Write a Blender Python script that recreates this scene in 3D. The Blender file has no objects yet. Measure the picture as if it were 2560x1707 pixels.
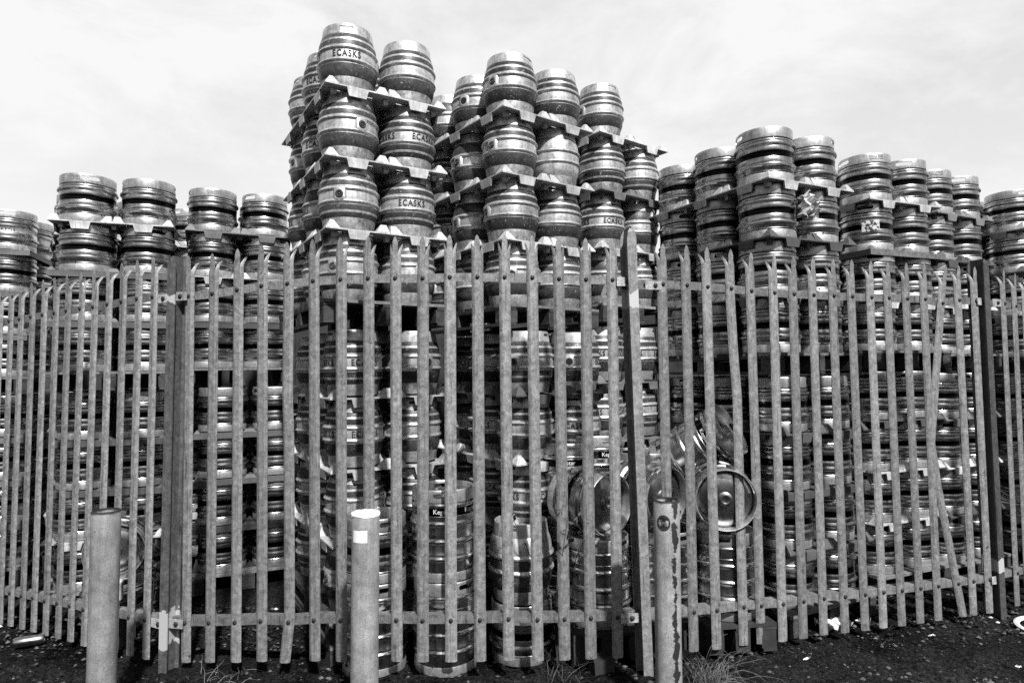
import bpy, bmesh, math, random
from mathutils import Vector, Matrix, Quaternion
random.seed(7)
D = bpy.data
scn = bpy.context.scene
COL = scn.collection
PI = math.pi
R = math.radians

# ------------------------------------------------------------------ camera
F_PX, CX, CY, CAM_H = 1567.0, 1280.0, 853.5, 1.76
tilt, roll = R(2.7), -0.0118
fw = Vector((0, math.cos(tilt), math.sin(tilt)))
r0 = Vector((1, 0, 0)); u0 = r0.cross(fw)
cr = math.cos(roll) * r0 + math.sin(roll) * u0
cu = -math.sin(roll) * r0 + math.cos(roll) * u0
cam = D.cameras.new('camera'); cam.sensor_width = 36; cam.lens = 36 * F_PX / 2560
cam.clip_start = 0.05; cam.clip_end = 2000
co = D.objects.new('camera', cam); COL.objects.link(co)
m = Matrix.Identity(4)
for i in range(3):
    m[i][0], m[i][1], m[i][2] = cr[i], cu[i], -fw[i]
m[0][3], m[1][3], m[2][3] = 0, 0, CAM_H
co.matrix_world = m
scn.camera = co

# ------------------------------------------------------------------ materials
def nd(nt, typ, **kw):
    n = nt.nodes.new(typ)
    for k, v in kw.items():
        setattr(n, k, v)
    return n

def new_mat(name):
    mt = D.materials.new(name); mt.use_nodes = True
    nt = mt.node_tree; nt.nodes.clear()
    out = nd(nt, 'ShaderNodeOutputMaterial'); p = nd(nt, 'ShaderNodeBsdfPrincipled')
    nt.links.new(p.outputs[0], out.inputs[0])
    return mt, nt, p

def coords(nt, rand=40.0, scale=(1, 1, 1)):
    """object coordinates shifted by the object's own random number, so that copies differ"""
    tc = nd(nt, 'ShaderNodeTexCoord'); oi = nd(nt, 'ShaderNodeObjectInfo')
    mu = nd(nt, 'ShaderNodeMath', operation='MULTIPLY'); mu.inputs[1].default_value = rand
    nt.links.new(oi.outputs['Random'], mu.inputs[0])
    cb = nd(nt, 'ShaderNodeCombineXYZ')
    for i in range(3): nt.links.new(mu.outputs[0], cb.inputs[i])
    ad = nd(nt, 'ShaderNodeVectorMath', operation='ADD')
    mp = nd(nt, 'ShaderNodeVectorMath', operation='MULTIPLY'); mp.inputs[1].default_value = scale
    nt.links.new(tc.outputs['Object'], mp.inputs[0])
    nt.links.new(mp.outputs[0], ad.inputs[0]); nt.links.new(cb.outputs[0], ad.inputs[1])
    return ad.outputs[0], oi.outputs['Random'], tc

def noise(nt, vec, scale, detail=4, rough=0.6, dist=0.0):
    n = nd(nt, 'ShaderNodeTexNoise'); n.inputs['Scale'].default_value = scale
    n.inputs['Detail'].default_value = detail; n.inputs['Roughness'].default_value = rough
    n.inputs['Distortion'].default_value = dist
    nt.links.new(vec, n.inputs['Vector'])
    return n.outputs[0]

def mrange(nt, val, a, b, c, d):
    n = nd(nt, 'ShaderNodeMapRange')
    for i, v in enumerate((a, b, c, d)): n.inputs[i + 1].default_value = v
    nt.links.new(val, n.inputs[0])
    return n.outputs[0]

def mth(nt, op, a, b):
    n = nd(nt, 'ShaderNodeMath', operation=op)
    for i, v in enumerate((a, b)):
        if isinstance(v, (int, float)): n.inputs[i].default_value = v
        else: nt.links.new(v, n.inputs[i])
    return n.outputs[0]

def grey(nt, val):
    n = nd(nt, 'ShaderNodeCombineColor')
    for i in range(3): nt.links.new(val, n.inputs[i])
    return n.outputs[0]

def bump(nt, p, val, strength, dist):
    b = nd(nt, 'ShaderNodeBump'); b.inputs['Strength'].default_value = strength
    b.inputs['Distance'].default_value = dist
    nt.links.new(val, b.inputs['Height']); nt.links.new(b.outputs[0], p.inputs['Normal'])

def metal(name, base, rough, var=0.18, rvar=0.1, dent=0.25, metallic=1.0, dirt=0.35, objvar=0.25, streak=True):
    mt, nt, p = new_mat(name)
    v, rnd, tc = coords(nt)
    n1 = noise(nt, v, 7, 6, .65, .6)
    n2 = noise(nt, v, 38, 5, .7)
    st, _, _ = coords(nt, 40, (9, 9, .8))
    n3 = noise(nt, st, 6, 4, .6)
    a = mrange(nt, n2, .3, .7, 1 - var, 1 + var * .4)
    d = mrange(nt, n1, .52, .70, 1.0, 1 - dirt)
    o = mrange(nt, rnd, 0, 1, 1 - objvar, 1.0)
    val = mth(nt, 'MULTIPLY', mth(nt, 'MULTIPLY', a, d), o)
    if streak:
        val = mth(nt, 'MULTIPLY', val, mrange(nt, n3, .35, .7, 1.0, 1 - dirt * .6))
    val = mth(nt, 'MULTIPLY', val, base)
    nt.links.new(grey(nt, val), p.inputs['Base Color'])
    p.inputs['Metallic'].default_value = metallic
    nt.links.new(mrange(nt, n1, .3, .7, rough - rvar * .5, rough + rvar), p.inputs['Roughness'])
    n4 = noise(nt, v, 5.0, 2, .5)
    bump(nt, p, mth(nt, 'ADD', mth(nt, 'MULTIPLY', n4, 1.0), mth(nt, 'MULTIPLY', n2, .012)), dent, .02)
    return mt

def paint(name, base, rough=.5, var=.2, scale=20, chips=None, chipval=.4, bumpv=.1, objvar=0.0, streak=0.0, spec=.4):
    """dielectric; chips = noise threshold above which the ground below shows (chipval)"""
    mt, nt, p = new_mat(name)
    v, rnd, tc = coords(nt)
    n1 = noise(nt, v, scale, 6, .65, .3)
    val = mth(nt, 'MULTIPLY', mrange(nt, n1, .3, .7, 1 - var, 1 + var), base)
    if objvar: val = mth(nt, 'MULTIPLY', val, mrange(nt, rnd, 0, 1, 1 - objvar, 1 + objvar))
    if streak:
        st, _, _ = coords(nt, 40, (10, 10, .7))
        val = mth(nt, 'MULTIPLY', val, mrange(nt, noise(nt, st, 8, 4, .6), .4, .7, 1, 1 - streak))
    if chips:
        c = noise(nt, v, scale * 1.9, 8, .8, .5)
        k = mrange(nt, c, chips, chips + .03, 0, 1)
        mx = nd(nt, 'ShaderNodeMix'); nt.links.new(k, mx.inputs[0]); nt.links.new(val, mx.inputs[2]); mx.inputs[3].default_value = chipval
        val = mx.outputs[0]
    nt.links.new(grey(nt, val), p.inputs['Base Color'])
    p.inputs['Roughness'].default_value = rough
    p.inputs['Specular IOR Level'].default_value = spec
    if bumpv: bump(nt, p, n1, bumpv, .01)
    return mt

M = {}
M['steel'] = metal('satin_steel', .78, .25, var=.28, dent=.2, dirt=.55, metallic=1.0)
M['bright'] = metal('bright_steel', .88, .20, var=.25, dent=.22, dirt=.4, metallic=1.0)
M['waist'] = metal('dark_reflection_and_black_band', .022, .2, dent=.12, dirt=.2, objvar=.6)  # dark reflection put into the colour of waists; black band on lettered kegs
M['collar'] = metal('blasted_steel', .84, .40, var=.35, dent=.14, dirt=.5, metallic=.8)
M['caskmetal'] = metal('cask_metal', .86, .40, var=.45, dent=.35, metallic=.6, dirt=.62, objvar=.22)
M['caskend'] = metal('cask_end_metal', .55, .5, var=.6, dent=.2, metallic=.6, dirt=.6, objvar=.25)
M['caskband'] = paint('cask_band_paint', .048, .42, .5, 26, .60, .45, .2, .45, .3)
M['black'] = paint('black_lettering', .012, .6, .2, 34, .61, .55, 0, .3)
M['hole'] = paint('hole_shade', .012, .6, .2, 30, None, 0, 0)  # shade inside holes, openings and windows put into the colour
M['white'] = paint('white_lettering', .75, .6, .1, 30, None, 0, 0)
M['emboss'] = metal('embossed_steel', .85, .3, dent=.0, dirt=.1, streak=False)
M['tray_white'] = paint('white_plastic', .50, .5, .38, 11, .66, .25, .2, .25, .35)
M['tray_dark'] = paint('dark_grey_plastic', .085, .5, .3, 9, .72, .4, .2, .3, .15)
M['tray_mid'] = paint('mid_grey_plastic', .16, .5, .3, 9, .72, .5, .2, .25, .15)
M['wood'] = paint('weathered_wood', .045, .8, .45, 26, None, 0, .5, .4, .3)
M['woodlit'] = paint('lit_wood_and_pale_tray', .20, .8, .4, 26, None, 0, .4, .3, .3)  # lit tone put into the colour of pallet front boards; also pale trays
M['litter'] = paint('white_litter', .7, .7, .25, 30, None, 0, .3)
M['label'] = paint('white_label', .8, .6, .05, 30, None, 0, 0)
M['straw'] = paint('dry_straw', .14, .8, .4, 8, None, 0, 0, .3)
M['weed'] = paint('dark_leaf', .05, .6, .5, 12, None, 0, 0, .4)
M['wallboard'] = paint('dark_board', .03, .9, .5, 6, None, 0, .3)
M['brick'] = paint('old_brick', .05, .9, .5, 25, None, 0, .4)
M['stone'] = paint('gravel_stone', .10, .9, .8, 3, None, 0, .2, spec=.05)
M['chip'] = paint('dark_chip', .02, .9, .6, 3, None, 0, .2, spec=.05)
M['can'] = metal('can_metal', .7, .25, dent=.5, dirt=.4)

# galvanised pales: mottled spangle and vertical streaks
def galv(name, base, metallic=.25, rough=.55, fine=1.0):
    mt, nt, p = new_mat(name)
    v, rnd, tc = coords(nt)
    vo = nd(nt, 'ShaderNodeTexVoronoi'); vo.inputs['Scale'].default_value = 34 * fine; nt.links.new(v, vo.inputs['Vector'])
    n1 = noise(nt, v, 30, 8, .78, .5)
    n2 = noise(nt, v, 130, 5, .75)
    st, _, _ = coords(nt, 40, (30, 30, 1.6))
    n3 = noise(nt, st, 4, 4, .65)
    sp = nd(nt, 'ShaderNodeSeparateColor'); nt.links.new(vo.outputs['Color'], sp.inputs[0])
    val = mth(nt, 'MULTIPLY', mrange(nt, n1, .34, .66, .58, 1.42), mrange(nt, n2, .36, .64, .76, 1.24))
    val = mth(nt, 'MULTIPLY', val, mrange(nt, sp.outputs[0], 0, 1, .86, 1.12))
    val = mth(nt, 'MULTIPLY', val, mrange(nt, n3, .35, .65, .86, 1.10))
    val = mth(nt, 'MULTIPLY', val, mrange(nt, rnd, 0, 1, .72, 1.10))
    # run-down stains with ragged edges
    s2, _, _ = coords(nt, 70, (22, 22, 1.1))
    n7 = noise(nt, s2, 2.2, 6, .7, .3)
    val = mth(nt, 'MULTIPLY', val, mrange(nt, n7, .56, .66, 1.0, .52))
    n8 = noise(nt, v, 24, 3, .6)
    val = mth(nt, 'MULTIPLY', val, mrange(nt, n8, .70, .74, 1.0, .35))
    val = mth(nt, 'MULTIPLY', val, base)
    nt.links.new(grey(nt, val), p.inputs['Base Color'])
    p.inputs['Metallic'].default_value = metallic
    nt.links.new(mrange(nt, n1, .3, .7, rough - .12, rough + .12), p.inputs['Roughness'])
    bump(nt, p, mth(nt, 'ADD', n1, mth(nt, 'MULTIPLY', n2, .25)), .25, .004)
    return mt
M['pale'] = galv('galvanised_steel', .265)
M['rail'] = galv('galvanised_rail', .20)
M['post'] = galv('dull_galvanised_post', .20, .2, .6, .6)
M['bracket'] = galv('bright_bracket', .42, .1, .55)
M['bolt'] = paint('rusty_bolt', .02, .6, .4, 60, None, 0, .2)

# white paint splashes on the posts: shapes of their own on the steel
def splashed(name, base, lo_hi):
    mt = galv(name, base, .2, .6, .6); nt = mt.node_tree
    p = [n for n in nt.nodes if n.type == 'BSDF_PRINCIPLED'][0]
    src = p.inputs['Base Color'].links[0].from_socket
    tc = nd(nt, 'ShaderNodeTexCoord'); sx = nd(nt, 'ShaderNodeSeparateXYZ'); nt.links.new(tc.outputs['Object'], sx.inputs[0])
    n = noise(nt, tc.outputs['Object'], 9, 4, .55, .4)
    tot = None
    for c, h in lo_hi:
        d = mth(nt, 'ABSOLUTE', mth(nt, 'SUBTRACT', sx.outputs[2], c), 0)
        w = mrange(nt, d, 0, h, .34, -.25)
        s = mrange(nt, mth(nt, 'ADD', n, w), .55, .57, 0, 1)
        tot = s if tot is None else mth(nt, 'MAXIMUM', tot, s)
    mx = nd(nt, 'ShaderNodeMix', data_type='RGBA')
    nt.links.new(tot, mx.inputs[0]); nt.links.new(src, mx.inputs[6]); mx.inputs[7].default_value = (.5, .5, .5, 1)
    nt.links.new(mx.outputs[2], p.inputs['Base Color'])
    return mt
M['post_l'] = splashed('splashed_post_left', .115, [(.30, .22), (2.27, .05)])
M['post_m'] = splashed('splashed_post_middle', .26, [(2.22, .10)])
M['post_r'] = splashed('dark_post_right', .07, [(.42, .09)])

def bollard_mat(name, base, rust, speck, cx):
    """painted steel pipe; rust = chips down one side (direction cx)"""
    mt, nt, p = new_mat(name)
    tc = nd(nt, 'ShaderNodeTexCoord'); sx = nd(nt, 'ShaderNodeSeparateXYZ'); nt.links.new(tc.outputs['Object'], sx.inputs[0])
    v = tc.outputs['Object']
    n1 = noise(nt, v, 10, 6, .6); n2 = noise(nt, v, 45, 6, .7, .4); n3 = noise(nt, v, 160, 3, .6)
    st = nd(nt, 'ShaderNodeVectorMath', operation='MULTIPLY'); st.inputs[1].default_value = (12, 12, .8); nt.links.new(v, st.inputs[0])
    n5 = noise(nt, st.outputs[0], 4, 4, .6)
    val = mth(nt, 'MULTIPLY', mrange(nt, n1, .34, .66, .64, 1.2), mrange(nt, n5, .38, .66, 1.06, .84))
    val = mth(nt, 'MULTIPLY', val, mrange(nt, n3, .3, .7, .70, 1.24))
    val = mth(nt, 'MULTIPLY', val, base)
    n4 = noise(nt, v, 26, 5, .62, .5)
    c = mrange(nt, n2, speck, speck + .02, 0, 1)
    # dark lip at the top edge
    lip = mrange(nt, mth(nt, 'ADD', sx.outputs[2], mth(nt, 'MULTIPLY', n4, .02)), 1.105 - .006, 1.105 + .004, 0, 1)
    c = mth(nt, 'MAXIMUM', c, lip)
    if rust:
        d = mth(nt, 'ABSOLUTE', mth(nt, 'SUBTRACT', sx.outputs[0], cx), 0)
        w = mrange(nt, d, 0, .045, .165, -.24)
        n6 = noise(nt, v, 13, 7, .68, .4)
        c = mth(nt, 'MAXIMUM', c, mrange(nt, mth(nt, 'ADD', n6, w), .555, .565, 0, 1))
    mx = nd(nt, 'ShaderNodeMix'); nt.links.new(c, mx.inputs[0]); nt.links.new(val, mx.inputs[2]); mx.inputs[3].default_value = .014
    nt.links.new(grey(nt, mx.outputs[0]), p.inputs['Base Color'])
    nt.links.new(mrange(nt, c, 0, 1, .42, .8), p.inputs['Roughness'])
    bump(nt, p, mth(nt, 'SUBTRACT', mth(nt, 'MULTIPLY', n1, .5), mth(nt, 'MULTIPLY', c, .6)), .25, .006)
    return mt

# ------------------------------------------------------------------ mesh helpers
class MB:
    def __init__(s): s.v = []; s.f = []; s.m = []; s.mats = []
    def mi(s, name):
        if name not in s.mats: s.mats.append(name)
        return s.mats.index(name)
    def add(s, vs, fs, mat):
        o = len(s.v); k = s.mi(mat)
        s.v += [tuple(v) for v in vs]
        for f in fs: s.f.append(tuple(i + o for i in f)); s.m.append(k)
    def box(s, a, b, mat, jit=0):
        x0, y0, z0 = a; x1, y1, z1 = b
        vs = [(x, y, z) for z in (z0, z1) for y in (y0, y1) for x in (x0, x1)]
        if jit: vs = [tuple(c + random.uniform(-jit, jit) for c in v) for v in vs]
        s.add(vs, [(0, 2, 3, 1), (4, 5, 7, 6), (0, 1, 5, 4), (1, 3, 7, 5), (3, 2, 6, 7), (2, 0, 4, 6)], mat)
    def hexa(s, vs, mat):
        s.add(vs, [(0, 3, 2, 1), (4, 5, 6, 7), (0, 1, 5, 4), (1, 2, 6, 5), (2, 3, 7, 6), (3, 0, 4, 7)], mat)
    def lathe(s, prof, seg, mats, axis_close=(True, True)):
        """prof: (r, z) bottom to top or any path; mats: one name or a list, one per segment"""
        o = len(s.v); n = len(prof)
        for r, z in prof:
            for i in range(seg):
                a = 2 * PI * i / seg
                s.v.append((r * math.cos(a), r * math.sin(a), z))
        for j in range(n - 1):
            k = s.mi(mats if isinstance(mats, str) else mats[j])
            for i in range(seg):
                i2 = (i + 1) % seg
                s.f.append((o + j * seg + i, o + j * seg + i2, o + (j + 1) * seg + i2, o + (j + 1) * seg + i)); s.m.append(k)
        for end, row in ((0, 0), (1, n - 1)):
            if axis_close[end]:
                k = s.mi(mats if isinstance(mats, str) else mats[0 if end == 0 else -1])
                idx = [o + row * seg + i for i in range(seg)]
                s.f.append(tuple(idx if end else idx[::-1])); s.m.append(k)
    def tube(s, pts, rad, mat, seg=8):
        o = len(s.v); n = len(pts)
        for j, p in enumerate(pts):
            p = Vector(p)
            t = (Vector(pts[min(j + 1, n - 1)]) - Vector(pts[max(j - 1, 0)])).normalized()
            a = t.cross(Vector((0, 0, 1))) if abs(t.z) < .9 else t.cross(Vector((1, 0, 0)))
            a.normalize(); b = t.cross(a)
            rr = rad[j] if isinstance(rad, (list, tuple)) else rad
            for i in range(seg):
                q = p + rr * (math.cos(2 * PI * i / seg) * a + math.sin(2 * PI * i / seg) * b); s.v.append(tuple(q))
        k = s.mi(mat)
        for j in range(n - 1):
            for i in range(seg):
                i2 = (i + 1) % seg
                s.f.append((o + j * seg + i, o + j * seg + i2, o + (j + 1) * seg + i2, o + (j + 1) * seg + i)); s.m.append(k)
        s.f.append(tuple(o + i for i in range(seg))[::-1]); s.m.append(k)
        s.f.append(tuple(o + (n - 1) * seg + i for i in range(seg))); s.m.append(k)
    def mesh(s, name, smooth=None):
        me = D.meshes.new(name); me.from_pydata(s.v, [], s.f)
        for n in s.mats: me.materials.append(M[n])
        me.polygons.foreach_set('material_index', s.m)
        me.update()
        bm = bmesh.new(); bm.from_mesh(me); bmesh.ops.recalc_face_normals(bm, faces=bm.faces); bm.to_mesh(me); bm.free()
        if smooth:
            me.polygons.foreach_set('use_smooth', [True] * len(me.polygons))
            me.set_sharp_from_angle(angle=R(smooth))
        return me

def obj(name, me, parent=None, loc=None, rot=None):
    o = D.objects.new(name, me); COL.objects.link(o)
    if parent is not None: o.parent = parent
    if loc: o.location = loc
    if rot: o.rotation_euler = rot
    return o

def tag(o, label=None, cat=None, group=None, kind=None):
    if label: o['label'] = label
    if cat: o['category'] = cat
    if group: o['group'] = group
    if kind: o['kind'] = kind
    return o

def root(name, loc, label, cat, group=None, rz=0):
    o = D.objects.new(name, None); COL.objects.link(o); o.empty_display_size = .1
    o.location = loc; o.rotation_euler = (0, 0, rz)
    return tag(o, label, cat, group)

def boolean_cut(me, cutters):
    """cut prisms out of a closed mesh once, at build time"""
    base = D.objects.new('work', me); COL.objects.link(base)
    tmp = []
    for c in cutters:
        oc = D.objects.new('work_cut', c); COL.objects.link(oc); tmp.append(oc)
        b = base.modifiers.new('b', 'BOOLEAN'); b.operation = 'DIFFERENCE'; b.object = oc; b.solver = 'EXACT'
    dg = bpy.context.evaluated_depsgraph_get(); dg.update()
    out = D.meshes.new_from_object(base.evaluated_get(dg))
    for oc in tmp:
        mc = oc.data; D.objects.remove(oc); D.meshes.remove(mc)
    D.objects.remove(base)
    return out

def slot_cutter(w, h, z, y0, y1):
    """stadium shaped prism along -y"""
    mb = MB(); r = h / 2; pts = []
    for k in range(9):
        a = -PI / 2 + PI * k / 8; pts.append((w / 2 - r + r * math.cos(a), z + r * math.sin(a)))
    for k in range(9):
        a = PI / 2 + PI * k / 8; pts.append((-w / 2 + r + r * math.cos(a), z + r * math.sin(a)))
    n = len(pts)
    vs = [(x, y0, zz) for x, zz in pts] + [(x, y1, zz) for x, zz in pts]
    fs = [tuple(range(n))[::-1], tuple(range(n, 2 * n))] + [(i, (i + 1) % n, n + (i + 1) % n, n + i) for i in range(n)]
    mb.add(vs, fs, 'steel')
    return mb.mesh('cut')

def text_mesh(txt, height, mat, radius=None, zc=0.0, angs=(0,), spacing=1.0, tapz=None, bold=0.0, xs=1.0):
    """lettering; wrapped round a vertical cylinder at the given angles when radius is set (angle 0 faces -y)"""
    cu_ = D.curves.new('txt', 'FONT'); cu_.body = txt; cu_.size = 1.0; cu_.align_x = 'CENTER'; cu_.align_y = 'CENTER'
    cu_.space_character = spacing; cu_.resolution_u = 3; cu_.offset = bold
    to = D.objects.new('txt', cu_); COL.objects.link(to)
    dg = bpy.context.evaluated_depsgraph_get(); dg.update()
    me = D.meshes.new_from_object(to.evaluated_get(dg))
    D.objects.remove(to); D.curves.remove(cu_)
    s = height / .70
    vs = [(v.co.x * s * xs, v.co.y * s) for v in me.vertices]
    ymid = (min(v[1] for v in vs) + max(v[1] for v in vs)) / 2
    fs = [tuple(p.vertices) for p in me.polygons]
    D.meshes.remove(me)
    mb = MB()
    for a0 in angs:
        out = []
        for x, y in vs:
            y -= ymid
            if radius is None: out.append((x, 0, y + zc))
            else:
                rr = radius if not callable(radius) else radius(y + zc)
                a = a0 + x / rr
                out.append((rr * math.sin(a), -rr * math.cos(a), y + zc))
        mb.add(out, fs, mat)
    return mb.mesh('lettering')

def curved_patch(w, h, radius, zc, a0, mat, n=8, ellipse=False, th=.0012):
    """a sticker lying on a vertical cylinder"""
    mb = MB(); vs = []; fs = []
    if ellipse:
        vs.append((a0, zc)); k = 28
        for i in range(k):
            vs.append((a0 + w / 2 / radius * math.cos(2 * PI * i / k), zc + h / 2 * math.sin(2 * PI * i / k)))
        fs = [(0, 1 + i, 1 + (i + 1) % k) for i in range(k)]
    else:
        for i in range(n + 1):
            for z in (zc - h / 2, zc + h / 2):
                vs.append((a0 + (i / n - .5) * w / radius, z))
        fs = [(2 * i, 2 * i + 2, 2 * i + 3, 2 * i + 1) for i in range(n)]
    rr = radius + th
    mb.add([(rr * math.sin(a), -rr * math.cos(a), z) for a, z in vs], fs, mat)
    return mb.mesh('label')

# ------------------------------------------------------------------ kegs and casks
SEG = 48
def interp(prof, z):
    for (r1, z1), (r2, z2) in zip(prof, prof[1:]):
        if z1 <= z <= z2 and z2 > z1: return r1 + (r2 - r1) * (z - z1) / (z2 - z1)
    return prof[-1][0]

def keg_meshes(h, kind):
    """short keg (about 0.37 m) or tall keg (about 0.53 m): body, top collar with two hand slots, base ring"""
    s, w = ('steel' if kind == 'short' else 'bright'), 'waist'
    ct = h - .072
    if kind == 'short':
        k = h / .37
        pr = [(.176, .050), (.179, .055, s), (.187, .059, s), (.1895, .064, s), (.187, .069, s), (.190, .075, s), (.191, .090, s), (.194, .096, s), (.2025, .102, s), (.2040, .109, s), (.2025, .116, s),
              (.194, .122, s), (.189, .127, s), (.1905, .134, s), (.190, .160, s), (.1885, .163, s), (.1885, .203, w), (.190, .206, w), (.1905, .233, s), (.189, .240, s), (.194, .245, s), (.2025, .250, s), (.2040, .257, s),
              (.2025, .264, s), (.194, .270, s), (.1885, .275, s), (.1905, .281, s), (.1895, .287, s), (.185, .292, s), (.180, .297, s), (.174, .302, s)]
    else:
        k = h / .532
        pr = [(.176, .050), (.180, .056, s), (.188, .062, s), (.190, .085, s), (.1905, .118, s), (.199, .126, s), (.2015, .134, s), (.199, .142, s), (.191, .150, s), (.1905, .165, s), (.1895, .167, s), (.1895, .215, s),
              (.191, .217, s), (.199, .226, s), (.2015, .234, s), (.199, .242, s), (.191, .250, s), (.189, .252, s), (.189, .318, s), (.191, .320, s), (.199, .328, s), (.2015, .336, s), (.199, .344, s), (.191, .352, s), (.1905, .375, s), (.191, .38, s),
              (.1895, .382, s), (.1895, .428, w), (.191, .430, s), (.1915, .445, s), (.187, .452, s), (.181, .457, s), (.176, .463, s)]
    prof = [(a[0], a[1] * k) for a in pr]
    mats = [a[2] for a in pr[1:]]
    b = MB()
    # dished ends: a flat dome a little inside each ring
    bot = [(.002, .038), (.08, .036), (.14, .040), (.168, .047)]
    top_z = prof[-1][1]
    top = [(.170, top_z + .006), (.15, top_z + .016), (.09, top_z + .026), (.03, top_z + .030), (.002, top_z + .030)]
    full = bot + prof + top
    fm = [s] * len(bot) + mats + [s] * len(top)
    b.lathe(full, SEG, fm)
    # dark discs in the grooves, drain-hole shade put into their colour
    for z, off in ((prof[0][1] + .012, .4), (prof[-1][1] - .006, 1.1)):
        for q in range(4):
            a = off + q * PI / 2
            rr = .1868
            c = Vector((rr * math.cos(a), rr * math.sin(a), z)); t = Vector((-math.sin(a), math.cos(a), 0)); u = Vector((0, 0, 1)); nn = Vector((math.cos(a), math.sin(a), 0))
            ring = [tuple(c + nn * .0035 + .0062 * (math.cos(x * PI / 4) * t + math.sin(x * PI / 4) * u)) for x in range(8)]
            b.add(ring + [tuple(Vector(v) - nn * .012) for v in ring], [tuple(range(8))] + [(i, (i + 1) % 8, 8 + (i + 1) % 8, 8 + i) for i in range(8)], 'hole')
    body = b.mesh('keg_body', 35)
    c = MB()
    z0, z1 = top_z - .004, h
    ring = [(.1785, z0), (.1875, z0), (.1885, z0 + .004), (.1885, z1 - .009), (.1875, z1 - .003), (.185, z1), (.1815, z1 - .001), (.1795, z1 - .005), (.1785, z1 - .012)]
    o = len(ring)
    n = len(ring); base = 0
    for r_, z_ in ring:
        for i in range(SEG):
            a = 2 * PI * i / SEG; c.v.append((r_ * math.cos(a), r_ * math.sin(a), z_))
    ki = c.mi('collar')
    for j in range(n):
        j2 = (j + 1) % n
        for i in range(SEG):
            i2 = (i + 1) % SEG
            c.f.append((j * SEG + i, j * SEG + i2, j2 * SEG + i2, j2 * SEG + i)); c.m.append(ki)
    plain = c.mesh('keg_collar')
    zc = (z0 + z1) / 2 + .002
    collar = boolean_cut(plain, [slot_cutter(.118, .030, zc, -.25, -.1), slot_cutter(.118, .030, zc, .1, .25)])
    collar.polygons.foreach_set('use_smooth', [True] * len(collar.polygons)); collar.set_sharp_from_angle(angle=R(40))
    d = MB()
    ringb = [(.176, .056), (.174, .012), (.178, .002), (.183, 0), (.1868, .003), (.1878, .010), (.1878, .050), (.186, .056)]
    d.lathe(ringb, SEG, 'collar', (False, False))
    base = d.mesh('keg_base_ring', 40)
    # raised dot lettering, three rows of studs on the collar
    e = MB()
    for row in range(3):
        for q in range(17):
            if (q * 7 + row * 3) % 11 == 0: continue
            a = 1.45 + (q - 8) * .036
            zz = zc + (row - 1) * .0125
            cc = Vector((.1885 * math.sin(a), -.1885 * math.cos(a), zz)); nn = Vector((math.sin(a), -math.cos(a), 0)); t = Vector((math.cos(a), math.sin(a), 0)); u = Vector((0, 0, 1))
            rg = [tuple(cc + .0028 * sx * t + .0048 * sz * u) for sx, sz in ((-1, -1), (1, -1), (1, 1), (-1, 1))]
            e.add(rg + [tuple(cc + nn * .0032)], [(0, 1, 4), (1, 2, 4), (2, 3, 4), (3, 0, 4)], 'emboss')
    dots = e.mesh('keg_studs')
    v = MB()
    v.lathe([(.045, top_z + .022), (.045, top_z + .034), (.036, top_z + .038), (.034, top_z + .050), (.028, top_z + .052), (.022, top_z + .050), (.020, top_z + .038), (.002, top_z + .037)], 24, 'steel')
    valve = v.mesh('keg_valve', 40)
    return dict(body=body, collar=collar, base=base, dots=dots, valve=valve, h=h)

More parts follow.
